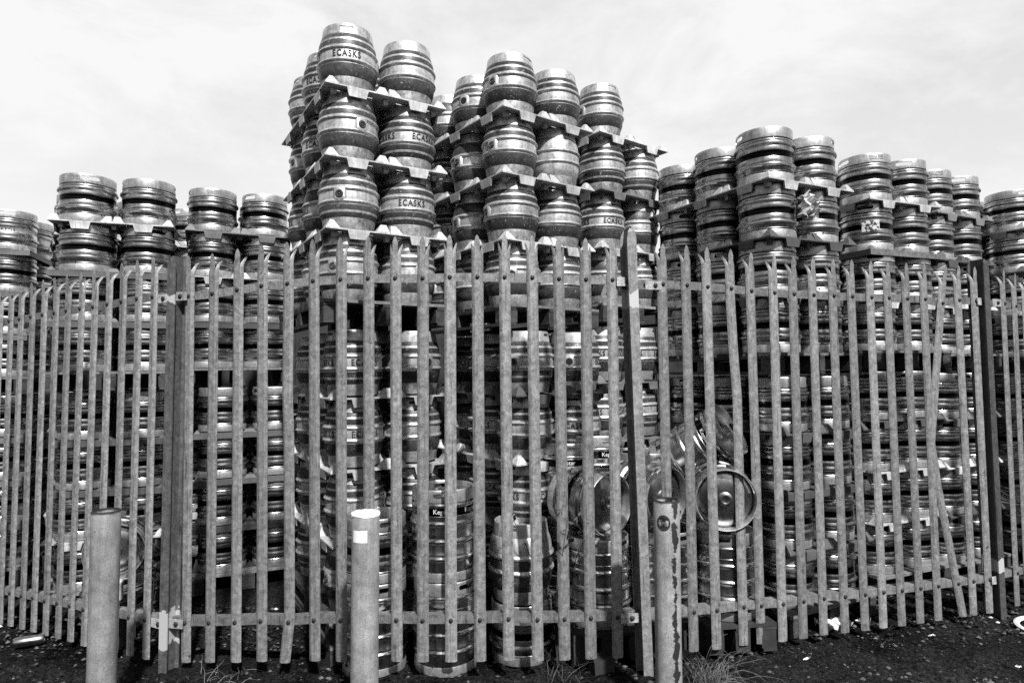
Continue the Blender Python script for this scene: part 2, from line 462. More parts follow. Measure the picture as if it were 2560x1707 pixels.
CASK_H = .42
CP = [(.1635, .066), (.1685, .072), (.1795, .102), (.1828, .116), (.1862, .150), (.1862, .156), (.1955, .163), (.1980, .170), (.1955, .177), (.1870, .184),
      (.1885, .210), (.1870, .236), (.1955, .243), (.1980, .250), (.1955, .257), (.1862, .264), (.1862, .270), (.1828, .304), (.1795, .318), (.1685, .348), (.1635, .354)]
def cask_meshes(style):
    c, e, d = 'caskmetal', 'caskend', 'caskband'
    # per segment between CP points; style 0 wide dark lower band, 1 two stripes each end, 2 plain metal, 3 dark top and bottom
    seg = [c] * (len(CP) - 1)
    def setr(lo, hi, mt):
        for i, ((r1, z1), (r2, z2)) in enumerate(zip(CP, CP[1:])):
            if z1 >= lo - 1e-6 and z2 <= hi + 1e-6: seg[i] = mt
    if style == 4: setr(.184, .236, d); setr(.072, .156, d)
    if style in (0, 1, 3):
        setr(.318, .348, d); setr(.270, .304, d)
        if style == 1: setr(.072, .102, d); setr(.116, .150, d)
        else: setr(.072, .150, d)
        if style == 3: setr(.270, .348, d)
    b = MB()
    bot = [(.002, .050), (.09, .048), (.138, .056), (.146, .064)]
    top = [(.146, .358), (.134, .366), (.08, .374), (.002, .376)]
    b.lathe(bot + CP + top, SEG, [c] * len(bot) + seg + [c] * len(top))
    body = b.mesh('cask_body', 35)
    k = MB()
    ring = [(.149, .350), (.159, .350), (.1668, .352), (.1662, .360), (.158, .412), (.1565, .418), (.1535, .420), (.150, .417), (.149, .410)]
    n = len(ring)
    for r_, z_ in ring:
        for i in range(SEG):
            a = 2 * PI * i / SEG; k.v.append((r_ * math.cos(a), r_ * math.sin(a), z_))
    ki = k.mi('caskmetal')
    for j in range(n):
        j2 = (j + 1) % n
        for i in range(SEG):
            i2 = (i + 1) % SEG
            k.f.append((j * SEG + i, j * SEG + i2, j2 * SEG + i2, j2 * SEG + i)); k.m.append(ki)
    pl = k.mesh('cask_collar')
    collar = boolean_cut(pl, [slot_cutter(.088, .017, .394, -.25, -.08), slot_cutter(.088, .017, .394, .08, .25)])
    # slots sit square to the bung boss
    collar.transform(Matrix.Rotation(PI / 2, 4, 'Z'))
    collar.polygons.foreach_set('use_smooth', [True] * len(collar.polygons)); collar.set_sharp_from_angle(angle=R(40))
    f = MB()
    f.lathe([(.150, .070), (.147, .012), (.149, .002), (.153, 0), (.157, .003), (.1585, .010), (.1668, .064), (.1665, .070)], SEG, 'caskend', (False, False))
    base = f.mesh('cask_base_ring', 40)
    return body, collar, base

def boss_meshes():
    """rounded square plate on the belly with a round bung"""
    mb = MB(); n = 8; vs = []; fs = []
    W, Hh = .036, .047
    def sq(a, w, h, pw=4.0):
        ca, sa = math.cos(a), math.sin(a)
        return (w * math.copysign(abs(ca) ** (2 / pw), ca), h * math.copysign(abs(sa) ** (2 / pw), sa))
    K = 32; lay = [(W * 1.22, Hh * 1.12, .1835), (W * 1.02, Hh, .1945), (W * .92, Hh * .9, .1975), (.026, .026, .1985), (.024, .024, .1935), (.002, .002, .1935)]
    for w, h, r in lay:
        for i in range(K):
            x, z = sq(2 * PI * i / K, w, h, 4.0 if w > .027 else 2.0)
            vs.append((x, -math.sqrt(max(r * r - (x * x * (.75 if w > .027 else 0)), .0001)), .21 + z))
    for j in range(len(lay) - 1):
        for i in range(K):
            fs.append((j * K + i, j * K + (i + 1) % K, (j + 1) * K + (i + 1) % K, (j + 1) * K + i))
    fs.append(tuple((len(lay) - 1) * K + i for i in range(K)))
    mb.add(vs, fs, 'caskmetal'); boss = mb.mesh('bung_boss', 40)
    b = MB()
    b.lathe([(.023, 0), (.023, .007), (.019, .010), (.013, .009), (.010, .005), (.007, .009), (.002, .010)], 20, 'caskband')
    b.v = [(x, -z - .1935, .21 + y) for x, y, z in b.v]
    bung = b.mesh('bung', 40)
    h = MB()
    h.lathe([(.0235, 0), (.0235, .004), (.002, .0041)], 20, 'hole')
    h.v = [(x, -z - .1935, .21 + y) for x, y, z in h.v]
    hole = h.mesh('bung_hole', 40)
    return boss, bung, hole

SHORT = keg_meshes(.37, 'short')
TALL = keg_meshes(.532, 'tall')
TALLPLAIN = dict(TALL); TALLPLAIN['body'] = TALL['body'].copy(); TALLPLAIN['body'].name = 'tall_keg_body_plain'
TALLPLAIN['body'].materials[[q.name for q in TALL['body'].materials].index('dark_reflection_and_black_band')] = M['bright']
CASKS = [cask_meshes(s) for s in range(5)]
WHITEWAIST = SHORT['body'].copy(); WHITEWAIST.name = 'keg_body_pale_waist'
WHITEWAIST.materials[[q.name for q in WHITEWAIST.materials].index('dark_reflection_and_black_band')] = M['collar']
BOSS, BUNG, BUNGHOLE = boss_meshes()
LETTER = text_mesh('ECASKS', .040, 'black', .1905, .210, (0,), 1.22, bold=.022, xs=.80)
KEGWORD = text_mesh('EKEGS', .028, 'black', .1897, .183, (0,), 1.15, bold=.012)
STARWORD = text_mesh('Kegstar', .027, 'white', .1908, .405, (0,), 1.0)
STARWORD2 = text_mesh('AND FOUNDER', .022, 'emboss', .1902, .285, (0,), 1.1)
STARWORD3 = text_mesh('GST', .024, 'emboss', .1895, .497, (0,), 1.35)

def make_keg(label, loc, az, studs=False, word=False, valve=False, tall=False, star=False, sc=(1, 1, 1), group='stacked beer kegs', name='beer_keg'):
    K = (TALL if star else TALLPLAIN) if tall else SHORT
    r = root(name, loc, label, 'keg', group, az); r.scale = sc
    obj('body', WHITEWAIST if word else K['body'], r); obj('top_collar', K['collar'], r); obj('base_ring', K['base'], r)
    if studs: obj('raised_studs', K['dots'], r)
    if word:
        for a in (-.17, 1.42): obj('lettering', KEGWORD, r, rot=(0, 0, a))
    if valve: obj('valve', K['valve'], r)
    if star:
        for q in range(6): obj('lettering', STARWORD, r, rot=(0, 0, q * PI / 3))
        for a in (.15, 2.2, 4.3): obj('lettering', STARWORD2, r, rot=(0, 0, a))
        obj('lettering', STARWORD3, r, rot=(0, 0, -.05))
    return r

def make_cask(label, loc, az, style=0, letter=True, boss=True, hole=False, sc=(1, 1, 1), group='stacked beer casks', plain=False):
    r = root('beer_cask', loc, label, 'cask', group, az); r.scale = sc
    b, c, d = CASKS[style]
    obj('body', b, r); obj('top_collar', c, r); obj('base_ring', d, r)
    if letter:
        for a in (PI / 2, PI, -PI / 2): obj('lettering', LETTER, r, rot=(0, 0, a))
    if boss:
        q = obj('bung_boss', BOSS, r); obj('bung', BUNGHOLE if hole else BUNG, q)
    return r

# ------------------------------------------------------------------ trays and pallets
def frustum(mb, x0, x1, y0, y1, z0, h, ix0, ix1, iy0, iy1, mat):
    vs = [(x0, y0, z0), (x1, y0, z0), (x1, y1, z0), (x0, y1, z0), (ix0, iy0, z0 + h), (ix1, iy0, z0 + h), (ix1, iy1, z0 + h), (ix0, iy1, z0 + h)]
    mb.hexa(vs, mat)

TRAYS = {}
def tray_mesh(nx, ny, sp, style, mat, cask):
    key = (nx, ny, sp, style, mat, cask)
    if key in TRAYS: return TRAYS[key]
    mb = MB()
    X, Y = nx * sp, ny * sp
    x0, y0 = -sp / 2, -sp / 2
    t = .009
    if style == 'rim':
        mb.box((x0, y0, 0), (x0 + X, y0 + Y, t), mat)
        hh = .045
        e = .014
        mb.box((x0, y0, -hh + t), (x0 + X, y0 + e, -.0005), mat); mb.box((x0, y0 + Y - e, -hh + t), (x0 + X, y0 + Y, -.0005), mat)
        mb.box((x0, y0 + e, -hh + t), (x0 + e, y0 + Y - e, -.0005), mat); mb.box((x0 + X - e, y0 + e, -hh + t), (x0 + X, y0 + Y - e, -.0005), mat)
        for i in range(nx + 1):
            cx = x0 + i * sp
            a0, a1 = max(cx - .05, x0), min(cx + .05, x0 + X)
            frustum(mb, a0, a1, y0, y0 + .06, t - .001, .028, a0 + .02, a1 - .02, y0 + .008, y0 + .03, mat)
        TRAYS[key] = mb.mesh('tray'); return TRAYS[key]
    # plate made of cross strips so that each seat is open in the middle
    ro = .075
    for j in range(ny + 1):
        cy = y0 + j * sp; a, b = max(cy - ro, y0), min(cy + ro, y0 + Y)
        mb.box((x0, a, 0), (x0 + X, b, t), mat)
    for i in range(nx + 1):
        cx = x0 + i * sp; a, b = max(cx - ro, x0), min(cx + ro, x0 + X)
        for j in range(ny):
            mb.box((a, y0 + j * sp + ro + .0005, .0004), (b, y0 + (j + 1) * sp - ro - .0005, t - .0004), mat)
    # ribbed floor seen from below
    for i in range(nx):
        for j in range(ny):
            for q in range(5):
                yy = y0 + j * sp + ro + .02 + q * (sp - 2 * ro - .05) / 4
                mb.box((x0 + i * sp + ro + .001, yy, .002), (x0 + (i + 1) * sp - ro - .001, yy + .014, t - .002), mat)
    # pyramids on every crossing
    w = .088 if cask else .080; d = .085 if cask else .074; H = .056 if cask else .052
    for i in range(nx + 1):
        for j in range(ny + 1):
            cx, cy = x0 + i * sp, y0 + j * sp
            ax0, ax1 = max(cx - w, x0), min(cx + w, x0 + X)
            ay0, ay1 = max(cy - w, y0), min(cy + w, y0 + Y)
            mx, my = (ax0 + ax1) / 2, (ay0 + ay1) / 2
            ex, ey = i in (0, nx), j in (0, ny)
            # split pair with a notch between two seats on the outer edges, single peak at the corners
            if ex and ey:
                frustum(mb, ax0, ax1, ay0, ay1, t - .001, H, mx - .008, mx + .012, my - .008, my + .012, mat)
            elif ey:
                for s0, s1 in ((ax0, mx - .002), (mx + .002, ax1)):
                    q = (s0 + s1) / 2 + (.012 if s0 == ax0 else -.012)
                    frustum(mb, s0, s1, ay0, ay1, t - .001, H, q - .018, q + .018, my - .012, my + .014, mat)
            elif ex:
                for s0, s1 in ((ay0, my - .002), (my + .002, ay1)):
                    q = (s0 + s1) / 2 + (.012 if s0 == ay0 else -.012)
                    frustum(mb, ax0, ax1, s0, s1, t - .001, H, mx - .012, mx + .014, q - .018, q + .018, mat)
            else:
                frustum(mb, ax0, ax1, ay0, ay1, t - .001, H * .9, mx - .03, mx + .03, my - .03, my + .03, mat)
    # hanging flanges at the middle of every outer seat edge
    fw_, fb, fh = .070, .056, .052
    for i in range(nx):
        cx = x0 + (i + .5) * sp
        for yy, sg in ((y0, 1), (y0 + Y, -1)):
            mb.hexa([(cx - fb, yy + sg * .004, -fh), (cx + fb, yy + sg * .004, -fh), (cx + fb, yy + sg * .016, -fh), (cx - fb, yy + sg * .016, -fh),
                     (cx - fw_, yy + sg * .000, .001), (cx + fw_, yy + sg * .000, .001), (cx + fw_, yy + sg * .016, .001), (cx - fw_, yy + sg * .016, .001)], mat)
    for j in range(ny):
        cy = y0 + (j + .5) * sp
        for xx, sg in ((x0, 1), (x0 + X, -1)):
            mb.hexa([(xx + sg * .004, cy - fb, -fh), (xx + sg * .004, cy + fb, -fh), (xx + sg * .016, cy + fb, -fh), (xx + sg * .016, cy - fb, -fh),
                     (xx + sg * .000, cy - fw_, .001), (xx + sg * .000, cy + fw_, .001), (xx + sg * .016, cy + fw_, .001), (xx + sg * .016, cy - fw_, .001)], mat)
    # little locating feet below the crossings
    for i in range(nx + 1):
        for j in range(ny + 1):
            cx = min(max(x0 + i * sp, x0 + .07), x0 + X - .07); cy = min(max(y0 + j * sp, y0 + .07), y0 + Y - .07)
            frustum(mb, cx - .02, cx + .02, cy - .02, cy + .02, .001, -.036, cx - .013, cx + .013, cy - .013, cy + .013, mat)
    TRAYS[key] = mb.mesh('tray')
    return TRAYS[key]

PAL = {}
def pallet_parts(nx, ny, sp, H):
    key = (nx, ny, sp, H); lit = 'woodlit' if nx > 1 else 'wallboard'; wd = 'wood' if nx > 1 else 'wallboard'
    if key in PAL: return PAL[key]
    X, Y = nx * sp + .02, ny * sp + .02; x0, y0 = -sp / 2 - .01, -sp / 2 - .01
    t = .019
    deck = MB(); n = max(3, int(Y / .125)); bw = Y / n - .022
    for q in range(n):
        a = y0 + q * (Y - bw) / (n - 1)
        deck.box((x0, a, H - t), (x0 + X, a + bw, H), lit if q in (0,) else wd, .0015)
    under = MB()
    for q in range(3):
        a = x0 + q * (X - .09) / 2
        under.box((a, y0 + .002, H - 2 * t - .001), (a + .09, y0 + Y - .002, H - t - .001), wd, .001)
        under.box((a, y0 + .002, 0), (a + .09, y0 + Y - .002, t), wd, .001)
    blk = MB(); blk.box((-.048, -.055, t + .001), (.048, .055, H - 2 * t - .002), wd, .002)
    dm, um, bmh = deck.mesh('deck'), under.mesh('bearers'), blk.mesh('block')
    pos = [(x0 + .05 + i * (X - .1) / 2, y0 + .06 + j * (Y - .12) / 2) for i in range(3) for j in range(3)]
    PAL[key] = (dm, um, bmh, pos)
    return PAL[key]

def make_pallet(loc, yaw, nx, ny, sp, H, label):
    r = root('wooden_pallet', loc, label, 'pallet', 'wooden pallets under the stacks', yaw)
    dm, um, bmh, pos = pallet_parts(nx, ny, sp, H)
    obj('deck', dm, r); obj('bearers', um, r)
    for x, y in pos: obj('block', bmh, r, (x, y, 0))
    return r

def make_tray(loc, yaw, nx, ny, sp, style, mat, cask, label):
    o = obj('stacking_tray', tray_mesh(nx, ny, sp, style, mat, cask))
    o.location = loc; o.rotation_euler = (random.uniform(-.006, .006), random.uniform(-.006, .006), yaw)
    return tag(o, label, 'tray', 'plastic stacking trays between the layers')

# ------------------------------------------------------------------ the stacks
# phrase, kind, upper (x, y, yaw), lower (x, y, yaw), mid height of the top layer, pitch, spacing, nx, ny, columns, tray looks
ORD = ['top layer', 'second layer down', 'third layer down', 'fourth layer down', 'fifth layer down', 'sixth layer down', 'seventh layer down', 'bottom layer']
COLN = {(0, 0): 'front left column', (1, 0): 'front right column', (0, 1): 'second left-side column', (0, 2): 'third left-side column',
        (1, 1): 'second right-side column', (1, 2): 'third right-side column', (2, 0): 'end column'}
def T(s): return {'w': ('pyr', 'tray_white'), 'd': ('pyr', 'tray_dark'), 'm': ('pyr', 'tray_mid'), 'r': ('rim', 'tray_mid'), 'R': ('rim', 'tray_dark'), 'W': ('rim', 'woodlit')}[s]
A4 = [(0, 0), (1, 0), (0, 1), (1, 1)]
A5 = A4 + [(0, 2)]
STACKS = [
    ('S1', 'keg stack at far left edge', 'keg', (-4.88, 5.43, 20), (-4.88, 5.43, 20), 3.047, .37, .42, 2, 2, [(0, 0), (1, 0), (1, 1)], 'rrr rrr'),
    ('S2', 'keg stack behind left bollard', 'keg', (-3.326, 4.882, 20), (-3.42, 5.03, 16), 3.122, .382, .42, 2, 1, [(0, 0), (1, 0)], 'wRR RRw'),
    ('S2b', 'half hidden keg stack behind it', 'keg', (-3.72, 5.40, 39), (-3.74, 5.46, 39), 3.122, .382, .43, 3, 2, A4 + [(2, 0)], 'wdd ddw'),
    ('S3', 'keg stack left of tallest cask tower', 'keg', (-2.573, 5.365, 26.3), (-2.47, 5.368, 23), 3.143, .382, .42, 2, 2, A4, 'mwR RRR'),
    ('S4', 'tallest cask tower', 'cask', (-1.058, 4.037, 32), (-1.038, 4.126, 30.8), 3.771, .45, .41, 2, 3, A5 + [(1, 2)], 'www www'),
    ('S5', 'cask tower right of the tallest', 'cask', (0.003, 4.322, 37), (0.085, 4.30, 32), 3.725, .44, .41, 2, 3, A5 + [(1, 2)], 'www dwd'),
    ('S6', 'cask tower behind the tall post', 'cask', (0.749, 5.102, 37), (0.70, 5.05, 35), 3.854, .455, .41, 2, 2, A4, 'wmw mmm'),
    ('S7', 'tallest keg stack on the right', 'keg', (1.805, 4.37, 26.4), (1.873, 4.427, 26.6), 3.217, .39, .43, 2, 3, A5 + [(1, 2)], 'wdm dRd'),
    ('S8', 'keg stack with the picture sticker', 'keg', (2.896, 5.06, 22), (2.86, 5.10, 22.5), 3.26, .395, .42, 2, 2, A4, 'wWw dww'),
    ('S9', 'keg stack behind dark right post', 'keg', (3.657, 5.45, 26.4), (3.65, 5.47, 25), 3.245, .398, .42, 2, 2, A4, 'mdw mwd'),
    ('S10', 'keg stack at far right edge', 'keg', (4.66, 5.787, 24), (4.65, 5.80, 24), 3.166, .385, .42, 2, 2, A4, 'wmw mww'),
]
# turn of chosen kegs: angle to the right of the line to the camera at which a hand slot (kegs) or the bung boss (casks) faces
TURN = {('S1', 1, 0, 0): -9, ('S2', 0, 0, 0): 4, ('S2', 1, 0, 0): 85, ('S3', 0, 0, 0): -83, ('S3', 1, 0, 0): -43, ('S7', 0, 0, 0): -66, ('S7', 1, 0, 0): 80, ('S7', 0, 1, 0): -80, ('S7', 0, 2, 0): 95,
        ('S8', 0, 0, 0): -53, ('S8', 1, 0, 0): 10, ('S9', 0, 0, 0): -40, ('S9', 1, 0, 0): 12, ('S10', 0, 0, 0): 38, ('S8', 0, 0, 1): 0, ('S2', 0, 0, 1): -48, ('S2', 1, 0, 1): 20,
        ('S7', 0, 2, 2): 5, ('S7', 0, 0, 2): -95, ('S7', 1, 0, 1): -85, ('S9', 0, 0, 1): -80, ('S3', 0, 0, 1): -115, ('S7', 0, 1, 1): -85, ('S7', 0, 0, 4): -88, ('S8', 0, 0, 4): 5, ('S8', 1, 0, 4): 8, ('S3', 0, 0, 5): 60,
        ('S4', 0, 0, 0): 88, ('S4', 1, 0, 0): 180, ('S4', 0, 0, 1): 26, ('S4', 1, 0, 1): -142, ('S4', 0, 0, 2): -17, ('S4', 1, 0, 2): -80, ('S4', 0, 1, 0): 60, ('S4', 0, 1, 1): 60, ('S4', 0, 2, 2): 95, ('S4', 0, 1, 2): 100,
        ('S5', 0, 0, 0): -37, ('S5', 0, 0, 1): -38, ('S5', 0, 0, 2): -60, ('S5', 0, 1, 0): -30, ('S5', 0, 1, 1): -45, ('S5', 0, 1, 2): -55, ('S5', 0, 2, 2): -70,
        ('S6', 0, 0, 0): -50, ('S6', 0, 0, 2): -146, ('S4', 0, 0, 4): -156, ('S4', 0, 0, 5): -157, ('S5', 1, 0, 4): -8, ('S5', 1, 0, 5): 92, ('S6', 0, 0, 4): 165, ('S6', 1, 0, 4): 170,
        ('S5', 1, 0, 0): 180, ('S5', 1, 0, 1): 180, ('S5', 1, 0, 2): 180, ('S6', 0, 0, 1): 180, ('S6', 1, 0, 1): 180, ('S6', 1, 0, 2): 180}
NOLETTER = {('S4', 1, 0, 0), ('S4', 0, 0, 1), ('S4', 0, 0, 2), ('S5', 0, 0, 0), ('S5', 0, 0, 1), ('S5', 0, 0, 2), ('S5', 1, 0, 0), ('S5', 1, 0, 1), ('S5', 1, 0, 2), ('S6', 0, 0, 0), ('S6', 0, 0, 1),
            ('S6', 1, 0, 1), ('S6', 1, 0, 2), ('S5', 0, 0, 4), ('S5', 0, 0, 5), ('S4', 1, 0, 4), ('S4', 1, 0, 5), ('S5', 0, 1, 0), ('S4', 1, 0, 3), ('S4', 0, 0, 3), ('S5', 0, 0, 3), ('S5', 1, 0, 3)}
HOLED = {('S5', 0, 1, 0), ('S5', 1, 0, 4)}
STYLE = {('S4', 0, 0, 0): 0, ('S4', 1, 0, 0): 0, ('S4', 0, 0, 1): 0, ('S4', 1, 0, 1): 1, ('S4', 0, 0, 2): 1, ('S4', 1, 0, 2): 1, ('S5', 0, 0, 0): 0, ('S5', 1, 0, 0): 0, ('S5', 0, 0, 1): 0, ('S5', 1, 0, 1): 2, ('S5', 0, 0, 2): 0, ('S5', 1, 0, 2): 0,
         ('S6', 0, 0, 0): 0, ('S6', 0, 0, 1): 1, ('S6', 1, 0, 1): 1, ('S6', 0, 0, 2): 0, ('S5', 0, 1, 0): 0, ('S4', 0, 0, 4): 1, ('S4', 0, 0, 5): 0, ('S4', 1, 0, 4): 0, ('S4', 1, 0, 5): 0}
STUDS = {('S2', 0, 0, 0): -35, ('S3', 0, 0, 0): 3, ('S8', 0, 0, 0): 28, ('S9', 0, 0, 0): 25, ('S2', 0, 0, 1): 25, ('S3', 0, 0, 1): -30, ('S7', 0, 0, 2): 0, ('S7', 0, 1, 2): 5}
PH = .145
for sid, phrase, kind, up, lo, zt, pitch, sp, nx, ny, cols, looks in STACKS:
    cask = kind == 'cask'
    h = pitch - (.030 if cask else .020)
    sz = h / (CASK_H if cask else .37)
    looks = looks.replace(' ', '')
    zl = zt - 4 * pitch - PH
    for half, (bx, by, yd), ztop in ((0, up, zt), (1, lo, zl)):
        yaw = R(yd); ux, uy = math.cos(yaw), math.sin(yaw)
        for l in range(4):
            L = l + 4 * half
            z0 = ztop - l * pitch - h / 2
            jx, jy, jw = random.uniform(-.006, .006), random.uniform(-.006, .006), R(random.uniform(-1.2, 1.2))
            if L == 0: jx = jy = jw = 0
            for (i, j) in cols:
                if sid == 'S6' and L == 0 and i == 1: continue
                x = bx + sp * (i * ux - j * uy) + jx + random.uniform(-.004, .004); y = by + sp * (i * uy + j * ux) + jy + random.uniform(-.004, .004)
                key = (sid, i, j, L)
                tocam = math.atan2(-x, y)
                az = tocam + R(TURN.get(key, random.uniform(-180, 180)))
                lab = ('metal cask' if cask else 'steel keg') + ', ' + ORD[L] + ', ' + COLN[(i, j)] + ', ' + phrase
                if cask:
                    st = STYLE.get(key, random.choice([0, 0, 1, 1, 3]))
                    make_cask(lab, (x, y, z0), az, st, key not in NOLETTER and (key in TURN or random.random() < .4), True, key in HOLED, (1, 1, sz))
                else:
                    studs = random.random() < .35 and key not in TURN
                    k = make_keg(lab, (x, y, z0), az, studs, sid == 'S1' and L == 0, False, sc=(1, 1, sz))
                    if key in STUDS:
                        o = obj('raised_studs', SHORT['dots'], k); o.rotation_euler = (0, 0, tocam + R(STUDS[key]) - 1.45 - az)
                    if sid == 'S1' and L == 0:
                        for c in k.children:
                            if c.name.startswith('lettering'): c.rotation_euler.z += tocam - az
            # tray under this layer, over the next one
            if l < 3:
                st, mt = T(looks[l + 3 * half])
                zz = z0 - (pitch - h) / 2 - .006
                ky = ('white ' if mt in ('tray_white', 'woodlit') else 'grey ') + ('peaked ' if st == 'pyr' else 'flat ')
                make_tray((bx + jx, by + jy, zz), yaw + jw, nx, ny, sp, st, mt, cask, ky + 'tray under ' + ORD[L] + ', ' + phrase)
        zb = ztop - 3 * pitch - h / 2
        dbl = cask and half == 1
        make_pallet((bx, by, zb - PH), yaw, nx, ny, sp, PH - .002, 'wooden pallet under ' + ('upper' if half == 0 else 'lower') + ' half, ' + phrase)
        if dbl:
            make_pallet((bx, by, zb - 2 * PH), yaw + R(1), nx, ny, sp, PH - .002, 'wooden pallet lowest on the ground under the ' + phrase)

# added dark boarding that blocks light behind the stacks
yw = root('light_blocking_boards', (.2, 7.4, 0), 'added dark boarding blocking light between and behind the stacks', 'wall')
mb = MB()
for q in range(64):
    x = -8 + q * .25
    mb.box((x, random.uniform(-.012, .012), -.1), (x + .243, .05 + random.uniform(-.01, .01), 2.75), 'wallboard')
obj('boards', mb.mesh('boards'), yw)
mb = MB()
for z in (.5, 2.2): mb.box((-8, .07, z), (8, .12, z + .1), 'wallboard')
obj('battens', mb.mesh('battens'), yw)

# unseen dark building added behind the viewer for the bright steel to mirror
bd = root('added_reflection_block', (0, -17, 0), 'long low dark building added unseen behind the viewer for reflections', 'building')
mb = MB(); mb.box((-26, -6, -.1), (26, 0, 4.4), 'wallboard'); obj('wall', mb.mesh('wall'), bd)
mb = MB(); mb.hexa([(-26.3, -6.3, 4.41), (26.3, -6.3, 4.41), (26.3, .3, 4.41), (-26.3, .3, 4.41), (-26.3, -3.2, 5.8), (26.3, -3.2, 5.8), (26.3, -2.8, 5.8), (-26.3, -2.8, 5.8)], 'wallboard'); obj('roof', mb.mesh('roof'), bd)
for q in range(9):
    mb = MB(); x = -22 + q * 5.5
    mb.box((x, .002, 1.2), (x + 1.6, .06, 3.0), 'hole'); mb.box((x - .08, .003, 1.1), (x + 1.68, .10, 1.198), 'brick')
    obj('window', mb.mesh('window'), bd)

# ------------------------------------------------------------------ loose kegs on the yard floor
def lay(o, face, axis):
    """put the keg's top-centre at 'face' with its axis (base to top) along 'axis'"""
    a = Vector(axis).normalized()
    q = Vector((0, 0, 1)).rotation_difference(a)
    return q
G2 = 'loose kegs behind the fence'
make_keg('tall banded keg standing on another, behind the middle of the fence', (-.433, 3.88, .537), R(6), tall=True, star=True, valve=True, group=G2)
make_keg('tall plain ribbed keg on the ground under another, middle of the fence', (-.425, 3.885, 0), R(50), tall=True, group=G2)
make_keg('short keg on top of a tall keg beside the middle bollard', (-.85, 3.86, .537), R(40), valve=True, group=G2)
make_keg('tall keg on the ground below a short keg by middle bollard', (-.85, 3.86, 0), R(20), tall=True, group=G2)
def bare_cask(label, loc, az):
    r = root('bare_cask', loc, label, 'cask', None, az); r.scale = (1.05, 1.05, 1.14)
    b, c, d = CASKS[4]
    obj('body', b, r); obj('top_collar', c, r); obj('base_ring', d, r)
    return r
bare_cask('bulging unpainted steel cask standing on a short keg, right of tall banded kegs', (.04, 4.0, .352), R(70))
make_keg('low keg under the bulging unpainted cask', (.04, 4.0, 0), R(10), sc=(1, 1, .95), group=G2)
make_keg('upright keg under the left lying keg, behind the fence', (.53, 4.02, .2), R(60), tall=True, group=G2)
make_keg('upright keg under the middle lying keg, behind tall post', (.98, 4.16, .2), R(20), tall=True, group=G2)
make_keg('upright keg under the round-faced lying keg, right of rusty bollard', (1.36, 4.12, .2), R(-25), tall=True, group=G2)
for nm, p in (('left', (.53, 4.02)), ('middle', (.98, 4.16)), ('right', (1.36, 4.12))):
    make_pallet((p[0] - .0, p[1], .03), R(8), 1, 1, .42, .168, 'small ' + nm + ' wooden pallet under the loose upright kegs')
def lying(label, face, az, el=0.0, tall=False, spin=0.0, star=False):
    n = Vector((math.sin(az) * math.cos(el), -math.cos(az) * math.cos(el), math.sin(el)))
    h = .532 if tall else .37
    k = make_keg(label, Vector(face) - n * (h - .01), 0, tall=tall, valve=True, star=star, group=G2)
    q = Vector((0, 0, 1)).rotation_difference(n)
    k.rotation_mode = 'QUATERNION'; k.rotation_quaternion = q @ Quaternion((0, 0, 1), spin)
    return k
lying('keg lying on its side facing right, leftmost of three lying kegs', (.575, 3.80, .955), R(38), 0, spin=.4)
lying('keg lying on its side, middle of three, behind the tall post', (.96, 3.97, .96), R(34), 0, spin=1.2)
lying('keg lying on its side with round end facing camera, rightmost', (1.30, 3.88, .955), R(-6), 0, spin=2.0)
for lab, p in (('standing banded keg behind the leftmost lying keg', (.36, 4.30, .75)), ('standing banded keg farther back behind the lying kegs', (.575, 4.46, .78)), ('standing keg behind the tall post, above middle lying keg', (.90, 4.44, .66))):
    make_keg(lab, p, R(-5 if 'leftmost' in lab else 25), tall=True, star=True, valve=True, group=G2)
    make_keg('lower keg hidden under the ' + lab, (p[0], p[1], p[2] - .54), R(30), tall=True, group=G2)
lying('tilted banded keg leaning above the round-faced lying keg', (1.44, 4.20, 1.36), R(56), R(32), tall=True, spin=R(-40), star=True)
lying('keg lying end-on behind the left bollard', (-2.72, 4.32, .565), R(24), 0, spin=.8)
make_keg('short keg under the lying keg behind left bollard', (-2.83, 4.5, .0), R(50), group=G2)

# ------------------------------------------------------------------ stickers, bag, straps
def stick(parent_key, me, name): pass
def sticker_on(x, y, zc, r, w, h, az, mat, name='label'):
    me = curved_patch(w, h, r, 0, 0, mat)
    o = obj(name, me); o.location = (x, y, zc); o.rotation_euler = (0, 0, az)
    return o

mt, nt, p = new_mat('picture_sticker')
v, rnd, tc = coords(nt, 3)
nv = mrange(nt, noise(nt, v, 28, 3, .5, 1.6), .46, .54, .03, .62)
nt.links.new(grey(nt, nv), p.inputs['Base Color']); p.inputs['Roughness'].default_value = .45
M['picture'] = mt

def find(label):
    for o in D.objects:
        if o.get('label') == label: return o
def put_label(label, w, h, zc, delta, r, mat, lab=None):
    k = find(label)
    x, y = k.location.x, k.location.y
    az = math.atan2(-x, y) + R(delta) - k.rotation_euler.z
    o = obj('label', curved_patch(w, h, r, zc, az, mat), k)
    return o
put_label('metal cask, third layer down, front left column, tallest cask tower', .062, .05, .335, -16, .1625, 'label')
put_label('steel keg, second layer down, front left column, keg stack with the picture sticker', .125, .085, .185, 10, .2025, 'picture')
put_label('metal cask, fifth layer down, front left column, cask tower behind the tall post', .07, .05, .075, -30, .158, 'label')

